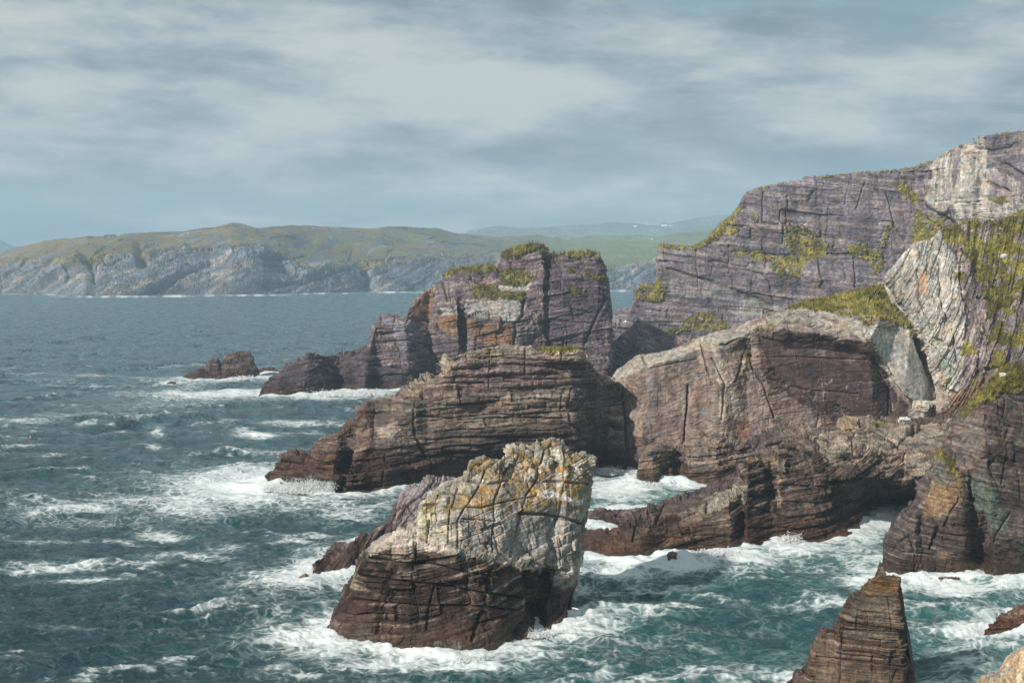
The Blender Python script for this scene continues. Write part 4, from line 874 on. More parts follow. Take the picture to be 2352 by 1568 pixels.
# ------------------------------------------------------------------ front sea stack and the slab behind it
def front():
    S = [
     [(717,1324),(717,1322,.3),(718,1320,.5), 2], [(728,1324),(726,1305,1),(727,1290,2.5), 4],
     [(765,1321),(760,1292,2),(760,1266,5), 7], [(800,1318),(798,1285,2),(800,1248,7), 8], [(822,1314),(820,1275,2.5),(826,1225,8), 8],
     [(850,1310),(850,1275,3),(850,1229,8), 8], [(885,1306),(888,1255,3),(893,1196,9), 9], [(910,1303),(910,1240,3),(907,1160,11), 9],
     [(940,1300),(935,1225,4),(922,1134,12), 10], [(1000,1295),(1000,1215,4),(985,1104,13), 10], [(1070,1290),(1060,1205,5),(1040,1101,14), 10], [(1130,1285),(1120,1250,4),(1090,1180,14), 8]]
    def colr(c):
        wx, wy, p = c['wx'], c['wy'], c['p']
        a = start(c, C(98, 80, 78), .3)
        a = mixc(a, C(156, 144, 144), .85 * inpoly(wx, wy, [(905,1185),(915,1132),(985,1100),(1060,1090),(1050,1180),(960,1210),(900,1215)]))
        return tide(c, a, 3.0, 5.5, dark=C(84, 60, 52), rust=C(73, 57, 47))
    build_rock('rock_slab', S, colr, 'lilac grey ribbed slab running down into the sea behind the front stack', 'rock slab', step=1.7, T=9,
               tone=.8, seed=91, frame=(0, math.radians(58), math.radians(12)), big=(5, 5, 2.6), bigA=.7, med=(1.6, 1.6, 1.2), medA=.35, layer=1.5, layerA=.8, lowA=.8, lowS=7, fine=.12, matargs=dict(scale=.7, band=.8))
    S = [
     [(733,1453),(734,1452,.1),(735,1451,.2),(736,1450.5,.25),(736,1450,.3),(737,1449,.4), 1],
     [(752,1464),(750,1450,.5),(750,1442,.8),(751,1438,1.2),(752,1436,1.5),(754,1434,2), 3],
     [(781,1476),(777,1425,1.5),(792,1362,4),(797,1352,5),(802,1344,6),(806,1335,7), 8],
     [(820,1482),(812,1410,1.5),(822,1318,4),(828,1306,5.5),(832,1296,7),(836,1284,8), 10],
     [(866,1488),(852,1400,1.5),(845,1266,4),(852,1254,6),(870,1246,8),(880,1238,9), 12],
     [(905,1496),(898,1400,1),(890,1250,3),(905,1232,6.5),(920,1228,8),(930,1225,9), 13],
     [(945,1501),(938,1400,.8),(935,1246,2),(950,1230,6),(956,1215,7),(958,1200,8), 14],
     [(975,1500),(965,1400,.8),(962,1252,2),(972,1232,5.5),(970,1185,6.5),(972,1160,8), 14],
     [(1020,1500),(1010,1400,1),(1000,1262,2),(1012,1240,5),(1012,1170,6),(1020,1113,10), 14],
     [(1060,1499),(1055,1400,1),(1045,1268,1.6),(1055,1248,4.6),(1055,1165,6),(1068,1096,11), 14],
     [(1081,1496),(1078,1400,1),(1065,1272,1.5),(1075,1252,4.5),(1080,1160,6),(1079,1060,12), 14],
     [(1098,1492),(1110,1400,1.2),(1100,1280,1.5),(1110,1258,4),(1115,1155,6),(1108,1049,13), 14],
     [(1130,1486),(1140,1400,1),(1140,1290,1.2),(1148,1265,4),(1150,1150,6),(1162,1066,13), 14],
     [(1166,1473),(1178,1400,.8),(1182,1300,.8),(1188,1275,4),(1190,1150,6),(1172,1034,13), 14],
     [(1205,1464),(1208,1390,.8),(1216,1302,0),(1226,1282,3.6),(1232,1150,5.6),(1228,1024,13), 14],
     [(1222,1458),(1222,1390,1.5),(1240,1304,.2),(1250,1290,3.4),(1258,1150,5.4),(1254,1019,12.5), 14],
     [(1236,1450,3),(1230,1400,6),(1250,1312,3.8),(1268,1296,3.6),(1280,1150,5),(1268,1008,12), 14],
     [(1256,1452),(1254,1390,4),(1275,1320,4),(1290,1302,4),(1302,1150,5),(1288,1017,11), 14],
     [(1290,1442),(1288,1390,2.5),(1306,1328,2.8),(1316,1305,3.2),(1330,1150,4.5),(1320,1042,10), 14],
     [(1306,1434),(1303,1395,3),(1326,1335,4),(1334,1295,5),(1347,1166,6.5),(1369,1051,10), 12],
     [(1304,1428),(1303,1400,9),(1325,1340,11),(1335,1290,11),(1347,1166,12),(1369,1055,14), 8],
    ]
    grass = [[(1300,1062),(1308,1050),(1314,1066),(1306,1090),(1300,1080)]]
    def colr(c):
        px, py, wx, wy, p = c['px'], c['py'], c['wx'], c['wy'], c['p']
        a = start(c, C(158, 152, 140), .4)
        a = mixc(a, C(150, 146, 142), .6 * inpoly(wx, wy, [(1060,1180),(1180,1170),(1330,1170),(1345,1290),(1200,1290),(1060,1250)]))
        up = [(960,1170),(1080,1050),(1180,1020),(1260,1000),(1310,1030),(1375,1045),(1360,1170),(1200,1180),(1100,1170),(1000,1180)]
        a = lichen(c, a, up, C(150, 126, 78), .0, 2.6, .7, 23)
        a = lichen(c, a, [(1150,1070),(1300,1060),(1330,1100),(1320,1150),(1180,1180),(1080,1170),(1060,1140)], C(158, 118, 58), .0, 1.2, .75, 24)
        a = lichen(c, a, [(950,1240),(960,1150),(1020,1110),(1000,1190),(975,1240)], C(160, 156, 118), -.1, 2.0, .45, 25)
        a = mixc(a, C(212, 206, 198), .8 * inpoly(wx, wy, [(1230,1125),(1275,1128),(1345,1150),(1340,1162),(1270,1145),(1230,1140)]))
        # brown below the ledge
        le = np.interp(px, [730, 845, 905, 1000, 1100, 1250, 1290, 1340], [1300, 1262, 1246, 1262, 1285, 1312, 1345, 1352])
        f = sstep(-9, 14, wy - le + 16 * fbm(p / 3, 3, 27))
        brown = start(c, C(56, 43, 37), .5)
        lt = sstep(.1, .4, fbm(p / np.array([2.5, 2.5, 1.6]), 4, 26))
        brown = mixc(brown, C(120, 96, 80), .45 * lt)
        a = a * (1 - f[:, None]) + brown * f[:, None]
        fl = fbm(p / np.array([.35, .35, 3.5]), 3, 28) + .5 * fbm(p / np.array([.9, .9, 1.2]), 3, 30)
        a = mixc(a, C(222, 226, 226), .9 * sstep(.02, .3, fl) * (inpoly(wx, wy, [(1000,1472),(1030,1468),(1078,1482),(1092,1520),(1000,1515)]) | inpoly(wx, wy, [(1222,1440),(1248,1432),(1262,1465),(1220,1470)])))
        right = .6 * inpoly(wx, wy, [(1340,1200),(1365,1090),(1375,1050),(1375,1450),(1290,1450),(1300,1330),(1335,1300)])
        a = mixc(a, C(84, 72, 64), .7 * right)  # side turned from the sun: shade painted into the colour
        a = mixc(a, C(186, 172, 158), .7 * (inpoly(wx, wy, [(850,1250),(900,1228),(1000,1240),(1040,1262),(1000,1268),(900,1256),(852,1275)]) | inpoly(wx, wy, [(1185,1300),(1240,1292),(1245,1302),(1200,1312)])))
        return tide(c, a, 2.2, 8.0, dark=C(78, 56, 46), rust=C(75, 67, 58))
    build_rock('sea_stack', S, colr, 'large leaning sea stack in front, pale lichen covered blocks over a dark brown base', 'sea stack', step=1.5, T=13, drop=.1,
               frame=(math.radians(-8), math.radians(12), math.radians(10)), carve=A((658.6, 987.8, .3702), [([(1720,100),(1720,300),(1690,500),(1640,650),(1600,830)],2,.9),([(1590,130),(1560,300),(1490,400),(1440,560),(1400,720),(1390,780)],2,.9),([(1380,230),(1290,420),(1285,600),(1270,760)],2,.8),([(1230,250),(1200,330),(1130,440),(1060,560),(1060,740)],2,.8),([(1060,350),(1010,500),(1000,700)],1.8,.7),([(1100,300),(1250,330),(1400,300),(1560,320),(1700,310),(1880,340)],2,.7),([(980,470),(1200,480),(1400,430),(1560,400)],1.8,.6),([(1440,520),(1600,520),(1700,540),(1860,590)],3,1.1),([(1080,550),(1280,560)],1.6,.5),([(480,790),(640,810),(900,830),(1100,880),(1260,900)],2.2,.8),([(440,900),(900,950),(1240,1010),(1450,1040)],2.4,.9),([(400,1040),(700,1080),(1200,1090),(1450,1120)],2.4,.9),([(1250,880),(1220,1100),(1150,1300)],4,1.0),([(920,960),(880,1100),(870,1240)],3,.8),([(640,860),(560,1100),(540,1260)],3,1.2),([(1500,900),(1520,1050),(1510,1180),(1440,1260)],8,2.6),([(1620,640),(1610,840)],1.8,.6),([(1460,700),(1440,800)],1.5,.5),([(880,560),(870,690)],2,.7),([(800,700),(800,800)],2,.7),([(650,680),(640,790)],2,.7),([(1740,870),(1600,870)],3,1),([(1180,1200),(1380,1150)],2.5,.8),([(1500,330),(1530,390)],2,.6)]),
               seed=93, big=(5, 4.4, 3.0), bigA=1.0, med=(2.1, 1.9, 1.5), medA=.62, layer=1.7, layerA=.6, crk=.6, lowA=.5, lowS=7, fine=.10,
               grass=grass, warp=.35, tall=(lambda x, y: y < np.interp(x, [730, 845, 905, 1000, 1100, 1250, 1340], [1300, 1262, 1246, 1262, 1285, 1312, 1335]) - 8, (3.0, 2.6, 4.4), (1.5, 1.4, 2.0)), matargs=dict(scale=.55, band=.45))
front()

# ------------------------------------------------------------------ small rocks
def tide_small(base, z=1.2, dark=C(78, 56, 48), rust=C(85, 63, 47)):
    return lambda c: tide(c, start(c, base, .4), z * .6, z * 1.6, dark, rust)
def small(name, S, col, label, cat='rock', step=1.6, T=4, seed=1, group=None, **k):
    kw = dict(big=(2.4, 2.4, 2), bigA=.7, med=(1, 1, .8), medA=.3, layer=.7, layerA=.25, lowA=.4, lowS=5, fine=.1, matargs=dict(scale=.6))
    kw.update(k)
    return build_rock(name, S, col, label, cat, step=step, T=T, seed=seed, group=group, **kw)
# islet
small('sea_rock', [[(412,873),(413,872,1),(415,870,2), 3], [(424,873),(424,867,2),(425,861,4), 5], [(456,873),(456,862,3),(457,850,6), 6], [(470,872),(470,858,3),(470,845,6), 7],
     [(484,872),(484,850,3),(486,819,7), 7], [(500,872),(500,850,3),(500,820,7), 7], [(508,872),(508,855,4),(508,836,8), 7], [(518,872),(518,850,3),(517,818,8), 8],
     [(552,870),(552,845,3),(552,805,9), 9], [(572,869),(574,845,3),(573,807,9), 9], [(584,869),(584,850,3),(582,832,8), 8], [(597,868),(597,860,2),(596,850,5), 5]],
     lambda c: tide(c, start(c, C(92, 76, 74), .4), 3.5, 6, dark=C(76, 56, 52), rust=C(69, 53, 47)), 'dark two-humped rock islet standing alone in the open sea', T=8, seed=101,
     big=(5, 5, 4), bigA=1.6, med=(2, 2, 1.6), medA=.7, layer=1.6, layerA=.5, lowA=1, lowS=9, fine=.2, matargs=dict(scale=1.5))
small('sea_rock', [[(590,856),(591,853,1),(593,850,2), 3], [(602,856),(602,849,2),(604,843,4), 5], [(622,855),(622,848,2),(622,843,4), 5], [(640,855),(641,852,1),(640,849,3), 4]], tide_small(C(90, 70, 68), 2), 'flat low reef just right of the two-humped islet', seed=102, T=5, matargs=dict(scale=1.4))
small('sea_rock', [[(383,881),(384,880,.4),(385,879,.8), 2], [(392,881),(392,877,1),(393,875,2), 3], [(404,881),(404,879,.6),(405,877,1.5), 2]], tide_small(C(96, 62, 54), 1), 'tiny brown rock awash left of the two-humped islet', seed=103, T=3, bigA=.4)
small('sea_rock', [[(676,1338),(677,1336,.3),(678,1334,.6), 1], [(690,1336),(690,1328,.6),(691,1322,1.2), 2], [(700,1334),(700,1325,.6),(701,1317,1.2), 2], [(709,1330),(708,1324,.5),(707,1320,1), 1.5]], tide_small(C(140, 108, 88), .6), 'small tan rock in the foam left of the ribbed slab', seed=104, T=2, bigA=.3, lowA=.2)
small('sea_rock', [[(1526,1290),(1527,1286,.2),(1528,1282,.5), 1.2], [(1536,1292),(1535,1278,.4),(1538,1267,1.2), 2], [(1552,1290),(1552,1280,.4),(1553,1268,1.4), 2], [(1569,1283),(1569,1278,.3),(1568,1273,1), 2]], tide_small(C(128, 84, 62), 1.2, rust=C(98, 75, 54)), 'small rusty red rock in the surf before the stepped platform', seed=105, T=2, bigA=.4, lowA=.2)
small('sea_rock', [[(2112,1334),(2114,1332,.3),(2118,1330,.8), 2], [(2135,1336),(2136,1328,.6),(2140,1322,1.6), 3], [(2165,1336),(2166,1328,.6),(2165,1323,1.6), 3], [(2206,1334),(2205,1330,.4),(2204,1327,1.2), 2]], tide_small(C(118, 84, 62), 1.0), 'flat rusty rock awash at the foot of the dark banded cliff', seed=106, T=3, bigA=.4, lowA=.3)
small('sea_rock', [[(2258,1459),(2259,1456,.3),(2262,1453,.6), 1.5], [(2280,1458),(2279,1445,.6),(2280,1435,1.2), 3], [(2300,1456),(2299,1438,.6),(2300,1418,1.6), 4], [(2325,1455),(2325,1430,.8),(2326,1405,2.2), 5], [(2355,1451),(2355,1420,1),(2356,1390,3), 6], [(2440,1450),(2440,1420,1),(2440,1380,3), 6]],
      tide_small(C(112, 76, 60), 2.0, dark=C(84, 56, 46)), 'dark reddish rock wedge rising from the water at the right edge', seed=107, T=4, bigA=.6)
small('rock_spike', [[(2006,1345),(2008,1335,.2),(2010,1322,.4), 1.5], [(2016,1345),(2016,1325,.3),(2021,1290,.8), 2], [(2026,1345),(2026,1325,.3),(2025,1296,.8), 2], [(2040,1344),(2040,1335,.2),(2038,1325,.4), 1.5]], lambda c: start(c, C(104, 80, 70), .4), 'dark pointed rock spike just behind the near pinnacle top', seed=108, T=2, big=(1.6, 1.6, 2), bigA=.3, med=(.7, .7, 1), medA=.15, lowA=.2, layerA=.1)

def pinnacle():
    S = [
     [(1785,1640),(1790,1610,.6),(1795,1590,1.2),(1800,1580,1.6),(1804,1574,2),(1808,1568,2.4), 3],
     [(1822,1645),(1822,1605,.6),(1822,1580,1.2),(1822,1565,2),(1824,1555,2.5),(1826,1548,3), 4],
     [(1855,1645),(1853,1600,.5),(1852,1570,1),(1852,1555,2),(1852,1542,3),(1852,1534,4), 6],
     [(1872,1645),(1870,1600,.5),(1868,1560,1),(1866,1515,2),(1868,1498,3),(1870,1484,4), 7],
     [(1888,1645),(1884,1600,.5),(1882,1560,1),(1878,1500,2),(1882,1470,3),(1886,1450,4), 8],
     [(1922,1645),(1922,1600,.4),(1922,1560,.9),(1918,1500,1.6),(1920,1466,2.6),(1918,1445,4), 8],
     [(1934,1645),(1934,1600,0),(1934,1555,.4),(1930,1490,1),(1928,1440,2),(1930,1412,3.8), 8],
     [(1950,1645),(1950,1600,0),(1950,1550,.4),(1944,1480,.8),(1942,1430,1.8),(1943,1384,4), 8],
     [(1990,1645),(1990,1600,0),(1990,1550,0),(1985,1470,.5),(1980,1400,1),(1985,1349,4), 8],
     [(2015,1645),(2015,1600,0),(2015,1550,0),(2012,1470,.2),(2005,1400,1),(2006,1330,3.8), 8],
     [(2045,1645),(2045,1600,0),(2045,1550,0),(2040,1470,0),(2036,1400,.8),(2032,1320,3.8), 8],
     [(2076,1645),(2078,1600,.6),(2076,1560,.6),(2070,1480,0),(2068,1400,.4),(2064,1326,3.4), 8],
     [(2084,1645),(2086,1600,2),(2082,1560,2),(2076,1490,2),(2078,1410,2),(2068,1345,4), 7],
     [(2102,1645),(2102,1600,3),(2098,1540,3.5),(2078,1500,6),(2081,1420,6),(2067,1350,6), 5],
     [(2110,1640),(2108,1600,7),(2100,1545,8),(2079,1500,9),(2081,1420,9),(2066,1352,8), 3],
    ]
    def colr(c):
        px, py, wx, wy, p = c['px'], c['py'], c['wx'], c['wy'], c['p']
        a = start(c, C(100, 80, 68), .35)
        bd = fbm(p @ rotm((0, math.radians(-3), 0)).T / np.array([14, 14, .7]), 4, 31)
        a = mixc(a, C(150, 132, 112), .6 * sstep(.05, .35, bd))
        a = mixc(a, C(158, 146, 126), .45 * inpoly(wx, wy, [(1965,1375),(2000,1350),(2060,1370),(2060,1410),(1960,1420)]))
        a = mixc(a, C(150, 114, 64), .6 * inpoly(wx, wy, [(1980,1350),(2008,1325),(2066,1322),(2066,1362),(1990,1368)]))
        a = mixc(a, C(146, 126, 104), .6 * inpoly(wx, wy, [(1860,1530),(1960,1530),(2070,1545),(2070,1568),(1880,1568)]))
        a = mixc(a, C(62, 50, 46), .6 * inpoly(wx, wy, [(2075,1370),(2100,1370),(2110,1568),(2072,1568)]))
        return a
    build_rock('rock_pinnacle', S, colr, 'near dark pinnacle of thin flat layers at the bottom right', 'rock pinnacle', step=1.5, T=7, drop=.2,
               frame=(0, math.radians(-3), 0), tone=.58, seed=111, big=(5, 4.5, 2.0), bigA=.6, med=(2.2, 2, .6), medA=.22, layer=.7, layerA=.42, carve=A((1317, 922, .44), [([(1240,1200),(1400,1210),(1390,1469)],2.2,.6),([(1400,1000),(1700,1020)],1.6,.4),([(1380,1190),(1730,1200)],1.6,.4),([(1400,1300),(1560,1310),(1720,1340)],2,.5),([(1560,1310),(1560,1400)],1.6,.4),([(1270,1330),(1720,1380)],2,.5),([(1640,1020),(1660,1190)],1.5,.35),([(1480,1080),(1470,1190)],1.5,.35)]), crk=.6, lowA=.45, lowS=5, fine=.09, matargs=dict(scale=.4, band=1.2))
    S = [
     [(2238,1625),(2240,1600,.5),(2243,1580,1),(2246,1564,1.5), 3], [(2262,1700),(2262,1640,1),(2262,1590,2),(2266,1556,3), 4],
     [(2290,1720),(2288,1650,1),(2288,1580,2),(2292,1548,3), 5], [(2322,1730),(2316,1650,1),(2312,1570,2),(2322,1512,3.5), 6], [(2355,1740),(2350,1650,1),(2348,1560,2),(2356,1488,3.5), 6], [(2440,1740),(2440,1650,1),(2440,1560,2),(2450,1430,4), 6]]
    def colr2(c):
        a = start(c, C(176, 152, 122), .3)
        return mixc(a, C(186, 176, 156), .6 * sstep(-.1, .3, fbm(c['p'] / 2, 3, 5)))
    build_rock('boulder', S, colr2, 'pale tan boulder cut off by the bottom right corner', 'boulder', step=1.8, T=5, seed=113, big=(2.5, 2.5, 2.5), bigA=.5, med=(1, 1, 1), medA=.2,
               layer=.8, layerA=.12, lowA=.4, lowS=4, fine=.06, frame=(0, math.radians(60), 0), matargs=dict(scale=.35, band=.7))
pinnacle()

# loose boulders lying on the ledges
def boulder(px, py, d, w, h, col, label, seed, name='boulder', group=None, sink=.3):
    """rounded-off block: a cube sphere pushed by cell noise, resting at the picture point's depth"""
    c0 = P(px, py, d); sc_ = d / F; W_, H_ = w * sc_, h * sc_
    n = 14; L = np.linspace(-1, 1, n); V = []; Fc = []
    for ax in range(3):
        for sg in (-1, 1):
            u, v_ = np.meshgrid(L, L, indexing='ij'); q = np.zeros((n * n, 3)); q[:, ax] = sg
            q[:, (ax + 1) % 3] = u.ravel() * sg; q[:, (ax + 2) % 3] = v_.ravel()
            Fc.append(grid_faces(n, n, len(V) * n * n)); V.append(q)
    V = np.concatenate(V); Fc = np.concatenate(Fc)
    r = V / np.maximum(np.linalg.norm(V, axis=1, keepdims=True), 1e-6); V = V * .45 + r * .62
    V = V * np.array([W_ / 2, (W_ + H_) / 4, H_ / 2])
    nn = r; e, cid, _t = voro((V + seed * 3.1) / (H_ * .55), seed)
    V = V + nn * (H_ * (.16 * (cid - .5) + .10 * fbm((V + seed) / (H_ * .5), 3, seed)))[:, None]
    c0 = c0 - np.array([0, 0, H_ * (.0)])
    a = np.repeat(col[None], len(V), 0) * (1 + .4 * (cid - .5))[:, None]
    m = np.zeros((len(V), 3))
    o = mesh_obj(name, V, np.concatenate([Fc[:, [0, 1, 2]], Fc[:, [0, 2, 3]]]), BMAT, attrs={'albedo': a, 'mask': m})
    o.location = c0
    return tag(o, label, 'boulder', group)
BMAT = rock_material('boulder_rock', (0, .2, 0), scale=.8, bump=.7)
boulder(1947, 980, 366, 42, 46, C(150, 130, 110), 'rounded brown boulder on the platform, left of a touching pair', 201)
boulder(1984, 978, 368, 44, 46, C(134, 116, 104), 'grooved brown boulder on the platform, right of a touching pair', 202)
boulder(1857, 1016, 352, 40, 26, C(168, 122, 72), 'squat orange topped boulder on the platform edge', 203)
boulder(2078, 966, 376, 26, 16, C(206, 208, 204), 'white boulder on the mossy lip of the platform', 204)
boulder(2115, 932, 402, 34, 26, C(188, 182, 164), 'pale angular block below the grey slab', 205)
boulder(2134, 928, 402, 14, 13, C(186, 178, 160), 'small pale stone beside the angular block', 206)
boulder(2146, 924, 402, 12, 10, C(186, 178, 160), 'smallest pale stone right of the angular block', 207)
boulder(2166, 925, 396, 22, 46, C(172, 160, 146), 'upright grey boulder at the foot of the pale face', 208)
boulder(2305, 588, 418, 12, 10, C(214, 212, 206), 'little white stone sitting on the tufted grass slope', 209)
boulder(2303, 862, 283, 14, 12, C(196, 192, 180), 'white stone on the grassy brow of the dark cliff', 210)
# ------------------------------------------------------------------ sea
SHORE = np.concatenate(SHORE)
def shore_dist(pts, maxn=5200):
    s = SHORE[np.hypot(SHORE[:, 0], SHORE[:, 1]) < 1100]
    # thin to one point per 1.2 m cell
    _, ix = np.unique(np.round(s / 1.3).astype(np.int64), axis=0, return_index=True); s = s[ix]
    out = np.full(len(pts), 60.0)
    cell = 60.0
    key = np.floor(s / cell).astype(int); d = {}
    for i, k in enumerate(map(tuple, key)): d.setdefault(k, []).append(i)
    pk = np.floor(pts / cell).astype(int); code = pk[:, 0] * 100003 + pk[:, 1]
    order = np.argsort(code, kind='stable'); cs = code[order]; b = np.flatnonzero(np.diff(cs)) + 1
    for idx in np.split(order, b):
        k = pk[idx[0]]; near = []
        for a in (-1, 0, 1):
            for c in (-1, 0, 1): near += d.get((k[0] + a, k[1] + c), [])
        if not near: continue
        n = s[near]; q = pts[idx]
        for j in range(0, len(q), 4000):
            dd = ((q[j:j + 4000, None] - n[None]) ** 2).sum(2).min(1); out[idx[j:j + 4000]] = np.minimum(60, np.sqrt(dd))
    return out

def sea_material():
    m = bpy.data.materials.new('sea_water'); m.use_nodes = True; t = m.node_tree; t.nodes.clear(); g = NT(t)
    obj = g.n('ShaderNodeTexCoord').outputs['Object']
    at = g.n('ShaderNodeAttribute', attribute_name='foam'); s = g.n('ShaderNodeSeparateColor', ins={0: at.outputs[0]})
    cov, aer, far = s.outputs[0], s.outputs[1], s.outputs[2]
    wv = g.n('ShaderNodeTexNoise', ins={'Vector': obj, 'Scale': .22, 'Detail': 3})
    ow = g.n('ShaderNodeVectorMath', operation='MULTIPLY_ADD', ins={0: wv.outputs[1], 1: (5, 5, 0), 2: obj}).outputs[0]
    nA = g.noise(g.vmul(ow, (.22, .34, 0)), 1.0, 9, .66)
    nB = g.noise(g.vmul(ow, (.9, 1.3, 0)), 1.0, 5, .7)
    lace = g.n('ShaderNodeTexVoronoi', feature='DISTANCE_TO_EDGE', ins={'Vector': g.vmul(ow, (.45, .6, 0)), 'Scale': 1.0}).outputs[0]
    lc = g.ramp(lace, [(0, (1, 1, 1)), (.22, (0, 0, 0))])
    pat = g.math('ADD', g.math('MULTIPLY', nA, .55), g.math('ADD', g.math('MULTIPLY', nB, .30), g.math('MULTIPLY', lc, .15)))
    x = g.math('ADD', g.math('MULTIPLY', cov, 1.05), g.math('MULTIPLY', g.math('SUBTRACT', pat, .5), 2.3))
    fo = g.n('ShaderNodeMapRange', interpolation_type='SMOOTHSTEP', ins={0: x, 1: .24, 2: 1.05, 3: 0.0, 4: 1.0}).outputs[0]
    deep = g.mix(far, (.018, .060, .074, 1), (.075, .17, .215, 1))  # far water paler: sky reflection and haze put into the body colour
    x2 = g.math('MULTIPLY', aer, g.n('ShaderNodeMapRange', ins={0: nA, 1: .3, 2: .7, 3: .3, 4: 1.1}).outputs[0], clamp=True)
    body = g.mix(x2, deep, (.08, .30, .275, 1))
    bh = g.math('ADD', g.math('MULTIPLY', g.noise(g.vmul(ow, (.55, .9, 0)), 1.0, 8, .68), 1.0), g.math('MULTIPLY', g.noise(g.vmul(obj, (2.2, 3.0, 0)), 1.0, 5, .6), .14))
    bhf = g.noise(g.vmul(ow, (.13, .20, 0)), 1.0, 6, .62)
    bh = g.math('ADD', bh, g.math('MULTIPLY', bhf, g.math('MULTIPLY_ADD', far, 9.0, .8)))
    bh = g.math('ADD', bh, g.math('MULTIPLY', g.noise(g.vmul(ow, (.045, .035, 0)), 1.0, 5, .6), g.math('MULTIPLY', far, 22.0)))
    bp = g.n('ShaderNodeBump', ins={'Strength': 1.0, 'Distance': 2.1, 'Height': bh})
    gA = g.noise(g.vmul(ow, (.10, .022, 0)), 1.0, 8, .68); gB = g.noise(g.vmul(ow, (.35, .09, 0)), 1.0, 6, .66)
    gu = g.n('ShaderNodeMapRange', ins={0: g.math('ADD', g.math('MULTIPLY', gA, .5), g.math('MULTIPLY', gB, .5)), 1: .38, 2: .62, 3: .25, 4: 2.0}).outputs[0]
    gf = g.n('ShaderNodeMix', data_type='FLOAT', ins={0: g.math('MULTIPLY_ADD', far, .75, .25), 2: 1.0, 3: gu}).outputs[0]
    body = g.mix(1.0, body, g.n('ShaderNodeCombineXYZ', ins={0: gf, 1: gf, 2: gf}).outputs[0], 'MULTIPLY')  # wave groups: sky-reflecting and dark patches painted into the body colour
    w = g.n('ShaderNodeBsdfPrincipled', ins={'Base Color': body, 'Roughness': g.math('MULTIPLY_ADD', g.math('MULTIPLY', gf, far), .16, .10), 'IOR': 1.33, 'Normal': bp.outputs[0]})
    fb = g.n('ShaderNodeBump', ins={'Strength': .8, 'Distance': .5, 'Height': g.math('ADD', nB, g.math('MULTIPLY', nA, 1.5))})
    fw = g.n('ShaderNodeBsdfPrincipled', ins={'Base Color': (.74, .79, .79, 1), 'Roughness': .9, 'Normal': fb.outputs[0]})
    fw.inputs['Specular IOR Level'].default_value = .1
    veil = g.n('ShaderNodeMapRange', interpolation_type='SMOOTHSTEP', ins={0: x, 1: .02, 2: .8, 3: 0.0, 4: .22}).outputs[0]
    mx = g.n('ShaderNodeMixShader', ins={0: g.math('MAXIMUM', g.math('MULTIPLY', fo, .92), veil), 1: w.outputs[0], 2: fw.outputs[0]})
    g.n('ShaderNodeOutputMaterial', ins={0: mx.outputs[0]})
    return m

